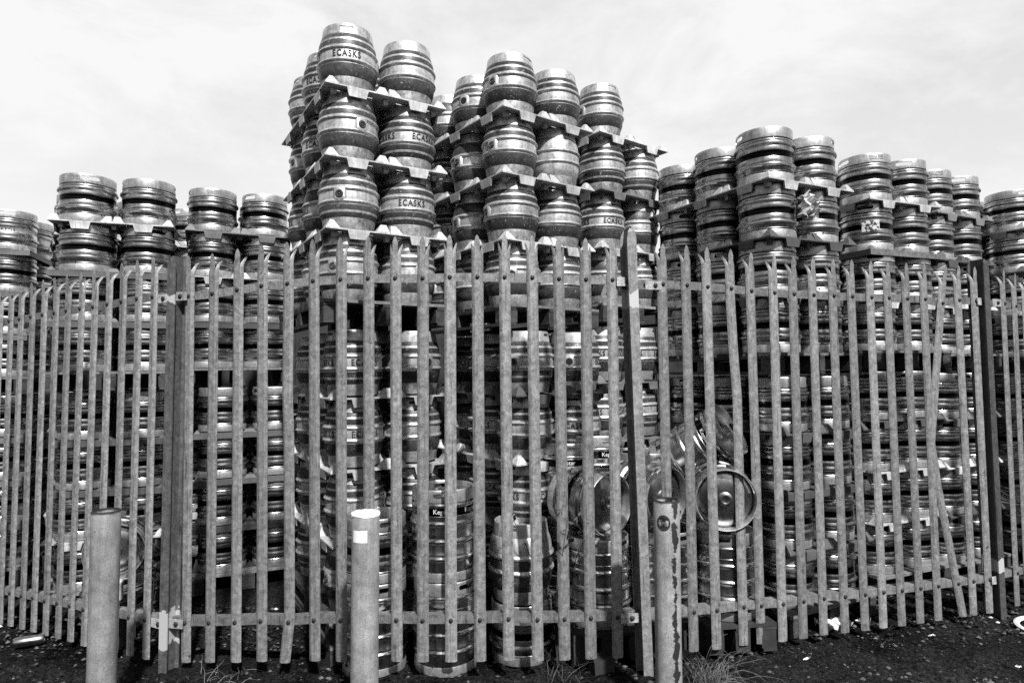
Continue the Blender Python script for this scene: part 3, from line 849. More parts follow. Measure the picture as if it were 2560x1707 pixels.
def crumple(name, label, cat, loc, size, mat, n=9, seed=1, flat=.35, rz=0, group=None):
    rr = random.Random(seed); bm = bmesh.new()
    bmesh.ops.create_grid(bm, x_segments=n, y_segments=n, size=.5)
    for v_ in bm.verts:
        e = max(abs(v_.co.x), abs(v_.co.y))
        v_.co.x += rr.uniform(-.09, .09); v_.co.y += rr.uniform(-.09, .09)
        v_.co.z = rr.uniform(0, flat) * (1 - .3 * e)
        if e > .38: v_.co.x *= rr.uniform(.75, 1.05); v_.co.y *= rr.uniform(.75, 1.05)
    me = D.meshes.new(name); bm.to_mesh(me); bm.free(); me.materials.append(M[mat])
    o = obj(name, me); o.scale = size; o.location = loc; o.rotation_euler = (0, 0, rz)
    s = o.modifiers.new('thick', 'SOLIDIFY'); s.thickness = .01
    return tag(o, label, cat, group)

bag = crumple('plastic_bag', 'torn white plastic bag caught on the tallest right keg stack', 'plastic bag', (2.03, 4.29, 2.84), (.15, .20, .13), 'tray_white', 11, 3, .9)
bag.rotation_euler = (R(75), R(20), R(10))
mb = MB()
pts = [(0, 0, 0), (.03, -.01, -.05), (.02, -.015, -.12), (-.05, -.02, -.2), (-.07, -.02, -.26)]
for a, b in zip(pts, pts[1:]):
    mb.add([(a[0] - .018, a[1], a[2]), (a[0] + .018, a[1] - .006, a[2]), (b[0] + .018, b[1] - .006, b[2]), (b[0] - .018, b[1], b[2])], [(0, 1, 2, 3)], 'straw')
st = obj('torn_strap', mb.mesh('torn_strap')); st.location = (.76, 4.72, 2.58)
sm = st.modifiers.new('thick', 'SOLIDIFY'); sm.thickness = .002
tag(st, 'torn plastic strap hanging from a tray left of the tall post', 'strap')

def sprig(name, label, loc, hgt, n, seed, mat='weed', leaf=.02, cat='plant'):
    rr = random.Random(seed); r = root(name, loc, label, cat)
    s = MB(); f = MB()
    for q in range(n):
        a = rr.uniform(0, 2 * PI); le = rr.uniform(.15, .45)
        p0 = Vector((0, 0, 0)); pts = [tuple(p0)]
        for k in range(1, 6):
            t = k / 5; pts.append((math.cos(a) * le * t * t * hgt, math.sin(a) * le * t * t * hgt, hgt * t * rr.uniform(.9, 1.0)))
        s.tube(pts, [.004, .0035, .003, .0025, .002, .001], mat, 5)
        for k in range(10):
            t = rr.uniform(.2, 1); i = min(4, int(t * 5)); c = Vector(pts[i]).lerp(Vector(pts[i + 1]), t * 5 - i)
            d1 = Vector((rr.uniform(-1, 1), rr.uniform(-1, 1), rr.uniform(-.3, .8))).normalized(); d2 = d1.cross(Vector((rr.uniform(-1, 1), rr.uniform(-1, 1), 1))).normalized()
            L_ = leaf * rr.uniform(.6, 1.5)
            f.add([tuple(c), tuple(c + d1 * L_ * .5 + d2 * L_ * .25), tuple(c + d1 * L_), tuple(c + d1 * L_ * .5 - d2 * L_ * .25)], [(0, 1, 2, 3)], mat)
    obj('stem', s.mesh('stem'), r); obj('leaves', f.mesh('leaves'), r)
    return r
sprig('weed_sprig', 'small dark leafy sprig growing above the back right keg stack', (1.20, 5.42, 3.08), .22, 3, 5)

# ------------------------------------------------------------------ palisade fence
LEFT = [(-3.824, 4.641, -0.02, -3.8, 4.641, 2.401), (-3.695, 4.576, -0.005, -3.671, 4.576, 2.413), (-3.568, 4.511, 0.008, -3.545, 4.511, 2.422), (-3.434, 4.444, 0.011, -3.412, 4.444, 2.43), (-3.305, 4.378, 0.019, -3.279, 4.378, 2.438), (-3.174, 4.312, 0.021, -3.149, 4.312, 2.443), (-3.042, 4.246, 0.027, -3.019, 4.246, 2.449), (-2.91, 4.176, 0.035, -2.877, 4.176, 2.456), (-2.775, 4.109, 0.034, -2.745, 4.109, 2.459), (-2.634, 4.039, 0.044, -2.607, 4.039, 2.467), (-2.494, 3.97, 0.054, -2.474, 3.97, 2.475), (-2.353, 3.898, 0.062, -2.332, 3.898, 2.483), (-2.215, 3.828, 0.071, -2.195, 3.828, 2.485)]
LEFT = [(-4.10 - .138 * k, 4.775 + .067 * k, -.03, -4.078 - .138 * k, 4.775 + .067 * k, 2.39) for k in range(7, 0, -1)] + [(-4.10, 4.775, -.03, -4.078, 4.775, 2.39), (-3.96, 4.708, -.025, -3.938, 4.708, 2.396)] + LEFT
MID = [(-1.956, 3.791, 0.065, -1.96, 3.791, 2.483), (-1.798, 3.758, 0.078, -1.798, 3.758, 2.491), (-1.631, 3.726, 0.091, -1.635, 3.726, 2.509), (-1.469, 3.699, 0.106, -1.481, 3.699, 2.528), (-1.30, 3.677, 0.105, -1.32, 3.677, 2.537), (-1.148, 3.655, 0.125, -1.161, 3.655, 2.547), (-0.992, 3.638, 0.128, -0.995, 3.638, 2.551), (-0.831, 3.624, 0.132, -0.831, 3.624, 2.554), (-0.672, 3.615, 0.135, -0.672, 3.615, 2.55), (-0.524, 3.609, 0.133, -0.511, 3.609, 2.547), (-0.364, 3.608, 0.132, -0.354, 3.608, 2.552), (-0.2, 3.61, 0.132, -0.195, 3.61, 2.551), (-0.038, 3.616, 0.134, -0.038, 3.616, 2.548), (0.126, 3.626, 0.123, 0.122, 3.626, 2.546), (0.28, 3.64, 0.12, 0.278, 3.64, 2.539), (0.431, 3.657, 0.117, 0.438, 3.657, 2.536), (0.588, 3.679, 0.111, 0.597, 3.679, 2.536)]
RIGHT = [(0.908, 3.757, 0.097, 0.912, 3.757, 2.517), (1.061, 3.802, 0.088, 1.069, 3.802, 2.516), (1.211, 3.844, 0.081, 1.207, 3.844, 2.51), (1.363, 3.889, 0.08, 1.368, 3.889, 2.503), (1.512, 3.931, 0.074, 1.509, 3.931, 2.49), (1.665, 3.977, 0.066, 1.674, 3.977, 2.483), (1.812, 4.019, 0.065, 1.817, 4.019, 2.478), (1.962, 4.062, 0.067, 1.964, 4.062, 2.475), (2.121, 4.108, 0.06, 2.118, 4.108, 2.473), (2.275, 4.151, 0.055, 2.262, 4.151, 2.473), (2.418, 4.193, 0.053, 2.414, 4.193, 2.47), (2.566, 4.236, 0.048, 2.556, 4.236, 2.47), (2.716, 4.279, 0.046, 2.708, 4.279, 2.469), (2.865, 4.322, 0.045, 2.859, 4.322, 2.469), (3.018, 4.366, .045, 3.012, 4.366, 2.44), (3.167, 4.409, 0.043, 3.156, 4.409, 2.468), (3.31, 4.451, 0.04, 3.304, 4.451, 2.464)]
FAR = [(3.612, 4.588, 0.037, 3.616, 4.588, 2.457), (3.749, 4.666, 0.026, 3.761, 4.666, 2.445), (3.886, 4.743, 0.015, 3.901, 4.743, 2.436), (4.02, 4.82, .01, 4.03, 4.82, 2.43)] + [(4.02 + .135 * k, 4.82 + .077 * k, .01 - .006 * k, 4.03 + .135 * k, 4.82 + .077 * k, 2.43 - .004 * k) for k in range(1, 10)]
PL = 2.42
PROF = [(-.033, .0055), (-.0255, -.0015), (-.0160, -.0065), (.0160, -.0065), (.0255, -.0015), (.033, .0055)]
def pale_mesh(kink=None, seed=0):
    """W-section pale with a triple-pointed splayed head; kink(z) gives a sideways shift"""
    rr = random.Random(seed); mb = MB(); th = .003
    zs = [0, .25, .6, .9, 1.2, 1.35, 1.5, 1.8, 2.1, PL - .105]
    kf = kink or (lambda z: 0.0)
    def strip(idx, stations, cap0=True):
        o = len(mb.v); k = len(idx)
        for z, sx, sy, ws in stations:
            c = sum(PROF[i][0] for i in idx) / k
            for off in (0, th):
                for i in (idx if off == 0 else idx[::-1]):
                    x, y = PROF[i]
                    mb.v.append((c + (x - c) * ws + sx + kf(z), y + off + sy, z))
        n = 2 * k; ki = mb.mi('pale')
        for j in range(len(stations) - 1):
            for i in range(n):
                i2 = (i + 1) % n
                mb.f.append((o + j * n + i, o + j * n + i2, o + (j + 1) * n + i2, o + (j + 1) * n + i)); mb.m.append(ki)
        if cap0: mb.f.append(tuple(o + i for i in range(n))[::-1]); mb.m.append(ki)
        mb.f.append(tuple(o + (len(stations) - 1) * n + i for i in range(n))); mb.m.append(ki)
    strip([0, 1, 2, 3, 4, 5], [(z, 0, 0, 1) for z in zs])
    zt = PL - .105
    j1, j2, j3 = rr.uniform(-.002, .002), rr.uniform(-.006, .006), rr.uniform(-.006, .006)
    strip([2, 3], [(zt, 0, 0, 1), (PL - .036, j1, -.003, 1), (PL - .012, j1, -.004, .55), (PL, j1, -.004, .05)], False)
    for idx, s in (([0, 1, 2], -1), ([3, 4, 5], 1)):
        jj = j2 if s < 0 else j3
        strip(idx, [(zt, 0, 0, 1), (PL - .09, s * .001, .003, .95), (PL - .074, s * .004, .010, .8), (PL - .055 + jj * .3, s * .008, .021, .5), (PL - .038 + jj, s * .012, .034 + jj, .06)], False)
    return mb.mesh('pale')
PALES = [pale_mesh(None, s) for s in range(5)]
def kA(z): return -.03 * max(0, 1 - z / .22) - .012 * max(0, 1 - abs(z - 1.6) / .3)      # bent foot
def kB(z): return .035 * max(0, 1 - abs(z - 1.75) / .22) * 0 + (.03 if z < 1.55 else .03 * max(0, (1.95 - z) / .4))
def kC(z): return (-.17 * (1 - abs(z - 1.15) / 1.15) if z < 1.15 else -.17 * max(0, (PL - z) / (PL - 1.15))) + .06 * max(0, 1 - z / 1.15) + .03 * (z / PL)
PALE_A, PALE_B, PALE_C = pale_mesh(kA, 11), pale_mesh(kB, 12), pale_mesh(kC, 13)
bm_ = MB(); bm_.lathe([(.0125, 0), (.0125, .004), (.009, .009), (.002, .010)], 10, 'bolt'); bm_.v = [(x, -z, y) for x, y, z in bm_.v]
BOLT = bm_.mesh('bolt', 50)

fence = root('palisade_fence', (0, 3.7, 0), 'galvanised steel palisade fence with pointed pales in front of the kegs', 'fence')
FO = Vector(fence.location)
def at_parent(o, mtx):
    o.matrix_parent_inverse = Matrix.Identity(4)
    o.matrix_local = Matrix.Translation(-FO) @ mtx
def place_pales(tab, bay):
    n = len(tab); bolts = {'top': [], 'mid': [], 'bot': []}
    for i, (xb, yb, zb, xt, yt, zt_) in enumerate(tab):
        a = tab[max(i - 1, 0)]; b = tab[min(i + 1, n - 1)]
        ex = Vector((b[0] - a[0], b[1] - a[1], 0)).normalized()
        ez = (Vector((xt, yt, zt_)) - Vector((xb, yb, zb))); ln = ez.length; ez.normalize()
        ex = (ex - ez * ex.dot(ez)).normalized(); ey = ez.cross(ex)
        me = PALES[(i * 3 + len(bay)) % 5]
        if bay == 'middle' and i == 4: me = PALE_A
        if bay == 'right' and i == 3: me = PALE_B
        if bay == 'right' and i == 14: me = PALE_C
        o = obj('pale', me, fence)
        mt_ = Matrix.Identity(4)
        sx = 1 + random.uniform(-.02, .02); s = ln / PL
        for k in range(3): mt_[k][0], mt_[k][1], mt_[k][2] = ex[k] * sx, ey[k], ez[k] * s
        mt_.translation = Vector((xb, yb, zb))
        at_parent(o, mt_)
        if me is PALE_C: o['label'] = 'bent leaning pale'
        for nm, zz in (('top', PL - .245), ('bot', .23)):
            bo = obj('bolt', BOLT, o); bo.location = (0 + (kC(zz) if me is PALE_C else kB(zz) if me is PALE_B else 0), -.006, zz)
            if random.random() < .3: bo.rotation_euler = (random.uniform(-.3, .3), random.uniform(-.3, .3), 0)
            bolts[nm].append((Vector((xb, yb, zb)) + ez * zz * s, ey))
        bolts['mid'].append((Vector((xb, yb, zb)) + ez * 1.18 * s, ey))
    return bolts
def rail(pts, ext0, ext1):
    """angle iron rail behind the pales; pts = (point, inward)"""
    P = [p_ + n_ * .011 for p_, n_ in pts]; N = [n_ for p_, n_ in pts]
    if ext0 is not None: P.insert(0, Vector(ext0)); N.insert(0, N[0])
    if ext1 is not None: P.append(Vector(ext1)); N.append(N[-1])
    mb = MB(); o = []
    for p_, n_ in zip(P, N):
        up = Vector((0, 0, 1)); q = p_ - FO
        sec = [q - up * .025, q + up * .025, q + up * .025 + n_ * .05, q + up * .020 + n_ * .05, q + up * .020 + n_ * .005, q - up * .025 + n_ * .005]
        o.append([tuple(v_) for v_ in sec])
    vs = [v_ for s_ in o for v_ in s_]; fs = []
    for j in range(len(o) - 1):
        for i in range(6): fs.append((j * 6 + i, j * 6 + (i + 1) % 6, (j + 1) * 6 + (i + 1) % 6, (j + 1) * 6 + i))
    fs += [tuple(range(6))[::-1], tuple((len(o) - 1) * 6 + i for i in range(6))]
    mb.add(vs, fs, 'rail')
    return obj('rail', mb.mesh('rail'), fence)
P1, P2, P3 = Vector((-2.058, 3.80, 0)), Vector((.742, 3.70, 0)), Vector((3.395, 4.50, 0))
bl = place_pales(LEFT, 'left'); bmid = place_pales(MID, 'middle'); brg = place_pales(RIGHT, 'right'); bf = place_pales(FAR, 'far')
def ends(b, nm, e0, e1):
    z0_, z1_ = b[nm][0][0].z, b[nm][-1][0].z
    rail(b[nm], None if e0 is None else (e0.x, e0.y + .02, z0_), None if e1 is None else (e1.x, e1.y + .02, z1_))
for nm in ('top', 'bot'):
    ends(bl, nm, None, P1); ends(bmid, nm, P1, P2); ends(brg, nm, P2, P3); ends(bf, nm, P3, None)

def post_mesh(zb, zt_, w, d, mat, peak=False):
    """rolled I-section, front flange at -y"""
    tf, tw = .008, .007
    pr = [(-w, 0), (w, 0), (w, tf), (tw, tf + .004), (tw, d - tf - .004), (w, d - tf), (w, d), (-w, d), (-w, d - tf), (-tw, d - tf - .004), (-tw, tf + .004), (-w, tf)]
    mb = MB(); n = len(pr); vs = []
    tops = [zt_ - (.03 if abs(x) > .02 else 0) - (.012 if peak and x < 0 else 0) for x, y in pr]
    vs = [(x, y, zb) for x, y in pr] + [(x, y, z_ - .04) for (x, y), z_ in zip(pr, tops)] + [(x * .72, y, z_) for (x, y), z_ in zip(pr, tops)]
    fs = [(j * n + i, j * n + (i + 1) % n, (j + 1) * n + (i + 1) % n, (j + 1) * n + i) for j in (0, 1) for i in range(n)]
    fs += [tuple(range(n))[::-1], tuple(2 * n + i for i in range(n))]
    mb.add(vs, fs, mat)
    return mb.mesh('post')
def put_post(P, lean, yaw, me):
    o = obj('post', me, fence); o.location = P - FO; o.rotation_euler = (0, lean, yaw)
    return o
put_post(Vector((-2.075, 3.76, -.05)), .011, R(-14), post_mesh(0, 2.53, .028, .102, 'post_l'))
put_post(Vector((.758, 3.655, -.05)), -.020, R(16), post_mesh(0, 2.655, .030, .10, 'post_m', True))
put_post(Vector((3.395, 4.44, -.05)), -.006, R(22), post_mesh(0, 2.57, .030, .115, 'post_r'))
bk = MB(); bk.box((-.055, -.004, -.026), (.055, .002, .026), 'bracket'); BRK = bk.mesh('bracket')
for x, y, z, yw in ((-2.012, 3.775, 2.235, R(-12)), (-2.012, 3.775, .295, R(-12)), (-2.125, 3.80, 2.225, R(-26)), (-2.13, 3.805, .285, R(-26)), (.675, 3.676, 2.278, R(6)), (.66, 3.676, .335, R(6)), (.85, 3.735, 2.262, R(16)), (3.36, 4.455, 2.215, R(18)), (3.37, 4.455, .265, R(18)), (3.50, 4.51, 2.21, R(26))):
    b_ = obj('bracket', BRK, fence); b_.location = Vector((x, y, z)) - FO; b_.rotation_euler = (0, 0, yw)
    bo = obj('bolt', BOLT, b_); bo.location = (.012, -.004, 0); bo.scale = (1.15, 1, 1.15)

# ------------------------------------------------------------------ bollards
M['boll_l'] = bollard_mat('bollard_paint_left', .25, False, .655, 0)
M['boll_m'] = bollard_mat('bollard_paint_middle', .30, False, .67, 0)
M['boll_r'] = bollard_mat('bollard_paint_right', .33, True, .645, .024)
def bollard(P, r, h, lean, mat, label):
    b = root('bollard', P, label, 'bollard', 'steel bollards in front of the fence'); b.rotation_euler = (0, lean, 0)
    mb = MB(); k = 1.105 / h
    mb.lathe([(r, -.1), (r, .3), (r, .6), (r, .9), (r, h - .004), (r - .003, h), (r - .010, h), (r - .010, h - .02), (.002, h - .022)], 48, mat)
    me = mb.mesh('bollard_pipe', 40); o = obj('pipe', me, b)
    return b
b1 = bollard((-2.005, 3.1, 0), .0635, 1.105, .010, 'boll_l', 'plain grey painted steel bollard, leftmost of three')
b2 = bollard((-.746, 3.15, 0), .0680, 1.063, .009, 'boll_m', 'grey steel bollard with white sticker and white-topped cap, middle')
b3 = bollard((.760, 3.2, 0), .0650, 1.105, .009, 'boll_r', 'chipped rusty steel bollard with round black sticker, rightmost')
obj('sticker', curved_patch(.075, .058, .0680, .965, R(-12), 'label'), b2)
cp = MB(); cp.lathe([(.058, 1.050), (.0695, 1.055), (.0705, 1.062), (.066, 1.071), (.04, 1.076), (.002, 1.074)], 24, 'label')
cp.v = [(x + random.uniform(-.0015, .0015), y + random.uniform(-.0015, .0015), z + random.uniform(-.002, .002)) for x, y, z in cp.v]
obj('white_cap', cp.mesh('white_cap', 60), b2)
M['sticker_black'] = paint('black_sticker', .02, .4, .3, 60, .68, .25, 0)
sk = obj('round_sticker', curved_patch(.066, .078, .0650, 1.0, R(-27), 'sticker_black', ellipse=True), b3)
# pale animal silhouette and lettering-like ticks on the round sticker
hp = [[(-.010, -.003), (.010, -.004), (.011, .005), (-.009, .005)], [(-.010, .002), (-.005, .004), (-.009, .015), (-.013, .013)], [(-.019, .009), (-.010, .012), (-.009, .016), (-.018, .012)],
      [(-.009, -.016), (-.006, -.016), (-.005, -.002), (-.009, -.002)], [(.007, -.016), (.010, -.016), (.010, -.002), (.006, -.002)], [(.010, .002), (.016, -.008), (.018, -.006), (.011, .005)]]
mb = MB(); rr_ = .0650 + .0024; a0 = R(-27)
for quad in hp:
    mb.add([(rr_ * math.sin(a0 + x / rr_), -rr_ * math.cos(a0 + x / rr_), 1.0 + z) for x, z in quad], [(0, 1, 2, 3)], 'stone')
for q in range(22):
    a = 2 * PI * q / 22
    if .8 < q % 11 < 1.2: continue
    for (x, z) in ((.026 * math.cos(a), .031 * math.sin(a)),):
        mb.add([(rr_ * math.sin(a0 + (x + dx) / rr_), -rr_ * math.cos(a0 + (x + dx) / rr_), 1.0 + z + dz) for dx, dz in ((-.0014, -.0022), (.0014, -.0022), (.0014, .0022), (-.0014, .0022))], [(0, 1, 2, 3)], 'stone')
obj('emblem', mb.mesh('emblem'), sk)

# ------------------------------------------------------------------ ground
def gz(x, y):
    n = math.sin(x * 1.7 + .4) * math.cos(y * 2.1) * .012 + math.sin(x * 5.3 + y * 3.1) * .005
    return n
def axis_pts(a, b, st, far):
    out = []; v_ = a
    while v_ <= b + 1e-6: out.append(v_); v_ += st
    lo, hi = [], []; d_ = st * 2; v_ = a
    while v_ > -far: v_ -= d_; d_ *= 1.6; lo.append(v_)
    d_ = st * 2; v_ = b
    while v_ < far: v_ += d_; d_ *= 1.6; hi.append(v_)
    return lo[::-1] + out + hi
xs = axis_pts(-5, 5, .04, 400); ys = axis_pts(2.6, 5.2, .04, 400)
rg = random.Random(3); gv = []; gf = []
nx_ = len(xs)
for y in ys:
    for x in xs:
        near = 1 if (-5 <= x <= 5 and 2.6 <= y <= 5.2) else 0
        bank = .02 * math.exp(-((y - 3.55 - .12 * abs(x)) / .25) ** 2)
        gv.append((x, y, -.012 + (gz(x, y) + bank + rg.uniform(-.011, .012)) * near))
for j in range(len(ys) - 1):
    for i in range(nx_ - 1):
        a = j * nx_ + i; gf.append((a, a + 1, a + 1 + nx_, a + nx_))
mt, nt, p = new_mat('dirt_and_tarmac')
tc = nd(nt, 'ShaderNodeTexCoord'); v = tc.outputs['Object']
n1 = noise(nt, v, 1.3, 6, .65, .4); n2 = noise(nt, v, 26, 6, .75, .3); n3 = noise(nt, v, 60, 5, .75)
vo = nd(nt, 'ShaderNodeTexVoronoi'); vo.inputs['Scale'].default_value = 85; nt.links.new(v, vo.inputs['Vector'])
sp_ = nd(nt, 'ShaderNodeSeparateColor'); nt.links.new(vo.outputs['Color'], sp_.inputs[0])
val = mth(nt, 'MULTIPLY', mrange(nt, n1, .34, .66, .35, 2.1), mrange(nt, n2, .3, .7, .25, 1.9))
val = mth(nt, 'MULTIPLY', val, mrange(nt, n3, .32, .68, .05, 2.6))
val = mth(nt, 'MULTIPLY', val, .0105)
spk = mth(nt, 'MULTIPLY', mrange(nt, sp_.outputs[0], .94, .98, 0, 1), mrange(nt, vo.outputs['Distance'], .25, .45, 1, 0))
val = mth(nt, 'ADD', val, mth(nt, 'MULTIPLY', spk, .06))
nt.links.new(grey(nt, val), p.inputs['Base Color']); p.inputs['Roughness'].default_value = 1.0; p.inputs['Specular IOR Level'].default_value = 0.0
bump(nt, p, mth(nt, 'ADD', mth(nt, 'MULTIPLY', n2, .8), mth(nt, 'MULTIPLY', n3, .5)), .9, .03)
M['ground'] = mt
me = D.meshes.new('ground'); me.from_pydata(gv, [], gf); me.materials.append(mt); me.update()
me.polygons.foreach_set('use_smooth', [True] * len(me.polygons))
tag(obj('ground', me), kind='structure')

# gravel: loose chips nobody could count
mb = MB(); rg = random.Random(9)
for q in range(15000):
    x = rg.uniform(-4.6, 4.6); y = rg.uniform(2.85, 4.9)
    s = .004 + .016 * rg.random() ** 3
    c = Vector((x, y, gz(x, y) + s * .2))
    vs = [c + Vector((rg.uniform(.6, 1.3) * dx, rg.uniform(.6, 1.3) * dy, rg.uniform(.5, 1) * dz)) * s for dx, dy, dz in ((1, 0, 0), (-1, 0, 0), (0, 1, 0), (0, -1, 0), (0, 0, .8), (0, 0, -.8))]
    k = 'litter' if rg.random() < .004 else ('stone' if rg.random() < .4 else 'chip')
    mb.add([tuple(v_) for v_ in vs], [(0, 2, 4), (2, 1, 4), (1, 3, 4), (3, 0, 4), (2, 0, 5), (1, 2, 5), (3, 1, 5), (0, 3, 5)], k)
tag(obj('gravel', mb.mesh('gravel')), 'scattered gravel chips on the dark ground', 'gravel', kind='stuff')

# ------------------------------------------------------------------ litter and weeds
def can(loc, rz, label, tipped=True, r=.033, h=.16):
    o = root('drink_can', loc, label, 'can', 'discarded cans on the ground'); o.rotation_euler = (0, R(90), rz)
    mb = MB(); mb.lathe([(.002, .004), (r * .7, .004), (r * .78, 0), (r, .012), (r * 1.0, h * .4), (r * .97, h * .6), (r, h - .016), (r * .8, h - .003), (r * .76, h), (r * .72, h - .004), (.002, h - .004)], 24, 'can')
    me = mb.mesh('can_body', 35); obj('body', me, o)
    t = MB(); t.lathe([(.010, h - .004), (.010, h - .0025), (.002, h - .0025)], 12, 'hole'); t.v = [(x + r * .35, y, z) for x, y, z in t.v]
    obj('opening', t.mesh('opening'), o)
    return o
can((-3.26, 4.16, .035), R(24), 'shiny drink can lying by the left fence foot')
can((-3.30, 3.90, .038), R(-125), 'dark drink can with its top facing the camera, left edge', r=.036, h=.15)
lid = MB(); lid.lathe([(.105, .004), (.118, .0), (.135, .004), (.138, .014), (.125, .020), (.108, .014), (.105, .004)], 36, 'litter', (False, False))
o = tag(obj('plastic_ring', lid.mesh('plastic_ring', 40)), 'round white plastic ring lying by the right fence post', 'ring'); o.location = (3.50, 4.27, .012); o.rotation_euler = (R(4), R(-5), 0)
crumple('crumpled_paper', 'crumpled white paper under the right of the fence', 'paper', (2.15, 4.32, .01), (.24, .16, .16), 'litter', 8, 4, .5, .4)
crumple('crumpled_paper', 'smaller crumpled paper scrap right of the larger paper', 'paper', (2.36, 4.33, .01), (.10, .09, .10), 'litter', 6, 6, .6, 1.0)
for i, (x, y, s, lab) in enumerate(((2.72, 4.17, .06, 'white litter scrap near the right fence foot'), (2.93, 3.74, .05, 'white litter scrap on tarmac at lower right'), (-2.19, 3.62, .04, 'white litter scrap by the left post foot'), (-1.35, 3.55, .04, 'white litter scrap under the left of the middle bay'), (-.35, 3.5, .035, 'white litter scrap below the tall banded kegs'), (1.75, 3.86, .05, 'white litter scrap right of the dry grass tuft'))):
    crumple('litter_scrap', lab, 'litter', (x, y, .004), (s, s * .5, s * .5), 'litter', 4, 20 + i, .5, i * .7)
jar = root('plastic_tub', (-2.64, 4.22, .28), 'small pale plastic tub behind the left bay of the fence', 'tub')
mb = MB(); mb.lathe([(.035, 0), (.04, .004), (.042, .10), (.045, .104), (.045, .118), (.04, .120), (.002, .120)], 24, 'litter'); obj('body', mb.mesh('tub_body', 40), jar)
stone = MB(); stone.box((-.08, -.06, 0), (.08, .06, .28), 'brick', .012)
o = tag(obj('rubble_block', stone.mesh('rubble_block')), 'dark rubble block under the small pale tub', 'rubble'); o.location = (-2.64, 4.24, -.004)
bk = MB(); bk.box((-.06, -.05, 0), (.06, .05, .09), 'wallboard', .008)
o = tag(obj('broken_brick', bk.mesh('broken_brick')), 'broken brick on the ground behind the middle of the fence', 'brick'); o.location = (.50, 3.74, 0); o.rotation_euler = (0, 0, .3)

def tuft(name, label, loc, n, h, spread, mat, seed, curl=.6, cat='grass'):
    rr = random.Random(seed); mb = MB()
    for q in range(n):
        bx_, by_ = rr.gauss(0, spread * .28), rr.gauss(0, spread * .2); a = rr.uniform(0, 2 * PI)
        el = rr.uniform(.5, 1.45); L_ = h * rr.uniform(.3, 1.2); w = rr.uniform(.0010, .0020); st = L_ / 7
        p_ = Vector((bx_, by_, 0)); pts = [p_.copy()]
        brk = rr.randint(2, 7) if rr.random() < .55 else 99
        for k in range(7):
            a += rr.gauss(0, .28); el -= curl * rr.uniform(.05, .42)
            if k == brk: el -= rr.uniform(.7, 1.6); a += rr.uniform(-1, 1)
            p_ = p_ + st * Vector((math.cos(a) * math.cos(el), math.sin(a) * math.cos(el), math.sin(el))); p_.z = max(p_.z, .003)
            pts.append(p_.copy())
        vs = []
        for k, c in enumerate(pts):
            f_ = w * (1 - k / 9)
            vs += [(c.x + math.sin(a) * f_, c.y - math.cos(a) * f_, c.z), (c.x - math.sin(a) * f_, c.y + math.cos(a) * f_, c.z + f_)]
        mb.add(vs, [(2 * k, 2 * k + 1, 2 * k + 3, 2 * k + 2) for k in range(7)], mat)
    o = obj(name, mb.mesh(name)); o.location = loc
    return tag(o, label, cat)
tuft('dry_grass_tuft', 'pale dry grass tuft at the foot of the rusty bollard', (1.10, 3.60, 0), 240, .30, .20, 'straw', 31, .8)
tuft('grass_tuft', 'thin grass tuft under the middle bay near the tall post', (.31, 3.62, 0), 30, .22, .13, 'weed', 32)
tuft('grass_tuft', 'dry grass tuft left of the tall post foot', (.20, 3.68, 0), 26, .34, .12, 'weed', 36, .4)
tuft('dry_grass_tuft', 'flattened dry grass beside the left fence post', (-1.72, 3.66, 0), 45, .20, .30, 'straw', 33, 1.2)
tuft('dry_grass_tuft', 'sparse dry grass under the right bay of the fence', (2.45, 4.30, 0), 20, .12, .2, 'weed', 34, .9)
tuft('dry_grass_tuft', 'sparse grass at the right fence end', (3.15, 4.42, 0), 50, .14, .15, 'weed', 35, .5)
sprig('tall_weed', 'tall dark weed climbing beside the leftmost lying keg', (.25, 3.86, 0), 1.05, 6, 8, 'weed', .05)
sprig('low_weed', 'leafy weed growing behind the left bollard', (-2.42, 4.25, .1), .75, 7, 9, 'weed', .06)

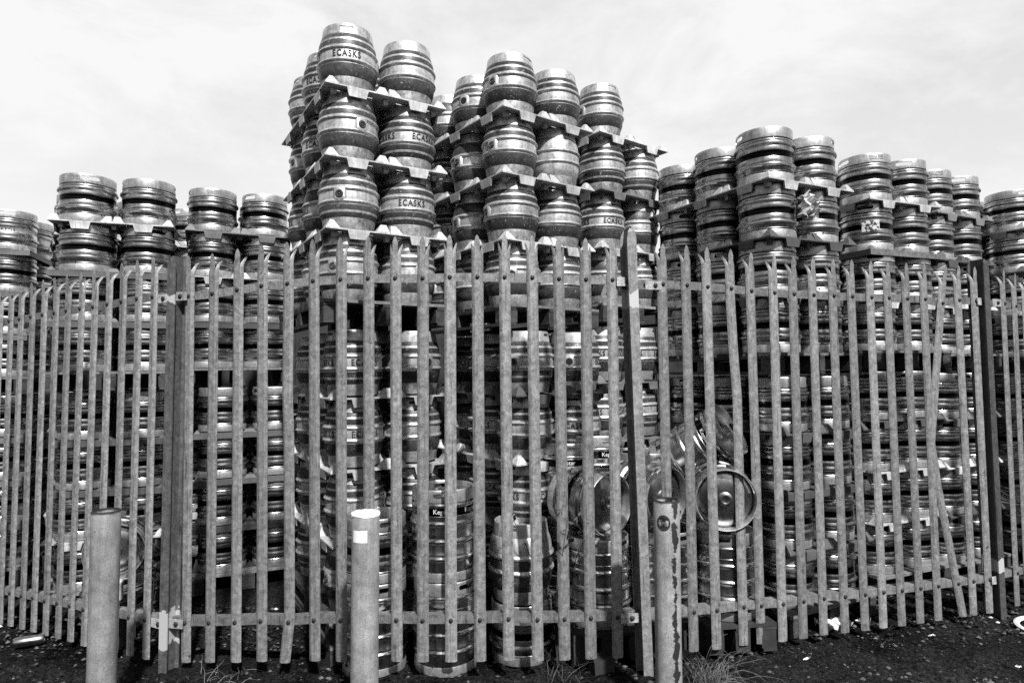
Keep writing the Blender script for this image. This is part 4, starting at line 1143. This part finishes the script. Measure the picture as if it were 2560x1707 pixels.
# ------------------------------------------------------------------ sky and sun
SUN_AZ, SUN_EL = R(21), R(46)     # to the right, behind the camera
w = D.worlds.new('World'); scn.world = w; w.use_nodes = True
nt = w.node_tree; nt.nodes.clear()
out = nd(nt, 'ShaderNodeOutputWorld'); bg = nd(nt, 'ShaderNodeBackground'); nt.links.new(bg.outputs[0], out.inputs[0])
sky = nd(nt, 'ShaderNodeTexSky', sky_type='NISHITA'); sky.sun_disc = False
sky.sun_elevation = SUN_EL; sky.sun_rotation = PI - SUN_AZ
bw = nd(nt, 'ShaderNodeRGBToBW'); nt.links.new(sky.outputs[0], bw.inputs[0])
tc = nd(nt, 'ShaderNodeTexCoord')
sc = nd(nt, 'ShaderNodeVectorMath', operation='MULTIPLY'); sc.inputs[1].default_value = (1, 1, 2.2); nt.links.new(tc.outputs['Generated'], sc.inputs[0])
cl = noise(nt, sc.outputs[0], 2.6, 7, .6, .35)
cover = mrange(nt, cl, .40, .58, .25, 1.0)
white_cloud = 9.5
sx = nd(nt, 'ShaderNodeSeparateXYZ'); nt.links.new(tc.outputs['Generated'], sx.inputs[0])
# a sunlit bank of cloud fills the sky beyond the yard; overhead and behind it is broken
bank = mrange(nt, sx.outputs[1], .12, .5, 0, 1)
mx = nd(nt, 'ShaderNodeMix'); nt.links.new(cover, mx.inputs[0]); nt.links.new(mth(nt, 'ADD', bw.outputs[0], 5.0), mx.inputs[2]); mx.inputs[3].default_value = white_cloud
gap = mrange(nt, cl, .46, .60, 0, .15)
m2 = nd(nt, 'ShaderNodeMix'); nt.links.new(gap, m2.inputs[0]); nt.links.new(bw.outputs[0], m2.inputs[2]); m2.inputs[3].default_value = white_cloud * .8
m3 = nd(nt, 'ShaderNodeMix'); nt.links.new(bank, m3.inputs[0]); nt.links.new(m2.outputs[0], m3.inputs[2]); nt.links.new(mx.outputs[0], m3.inputs[3])
nt.links.new(grey(nt, m3.outputs[0]), bg.inputs[0])
bg.inputs[1].default_value = .078
sl = D.lights.new('sun', 'SUN'); sl.energy = 5.0; sl.angle = R(2.5); sl.color = (1, 1, 1)
so = D.objects.new('sun', sl); COL.objects.link(so)
d_ = Vector((-math.sin(SUN_AZ) * math.cos(SUN_EL), math.cos(SUN_AZ) * math.cos(SUN_EL), -math.sin(SUN_EL)))
so.rotation_euler = d_.to_track_quat('-Z', 'Y').to_euler(); so.location = (3, -6, 9)

scn.view_settings.view_transform = 'Standard'; scn.view_settings.look = 'None'
scn.view_settings.exposure = .35; scn.view_settings.gamma = 1
scn.render.engine = 'CYCLES'
scn.cycles.max_bounces = 4; scn.cycles.diffuse_bounces = 2; scn.cycles.glossy_bounces = 2
scn.cycles.use_denoising = False
scn.cycles.sample_clamp_indirect = .8; scn.cycles.blur_glossy = 1.0
scn.cycles.caustics_reflective = False; scn.cycles.caustics_refractive = False
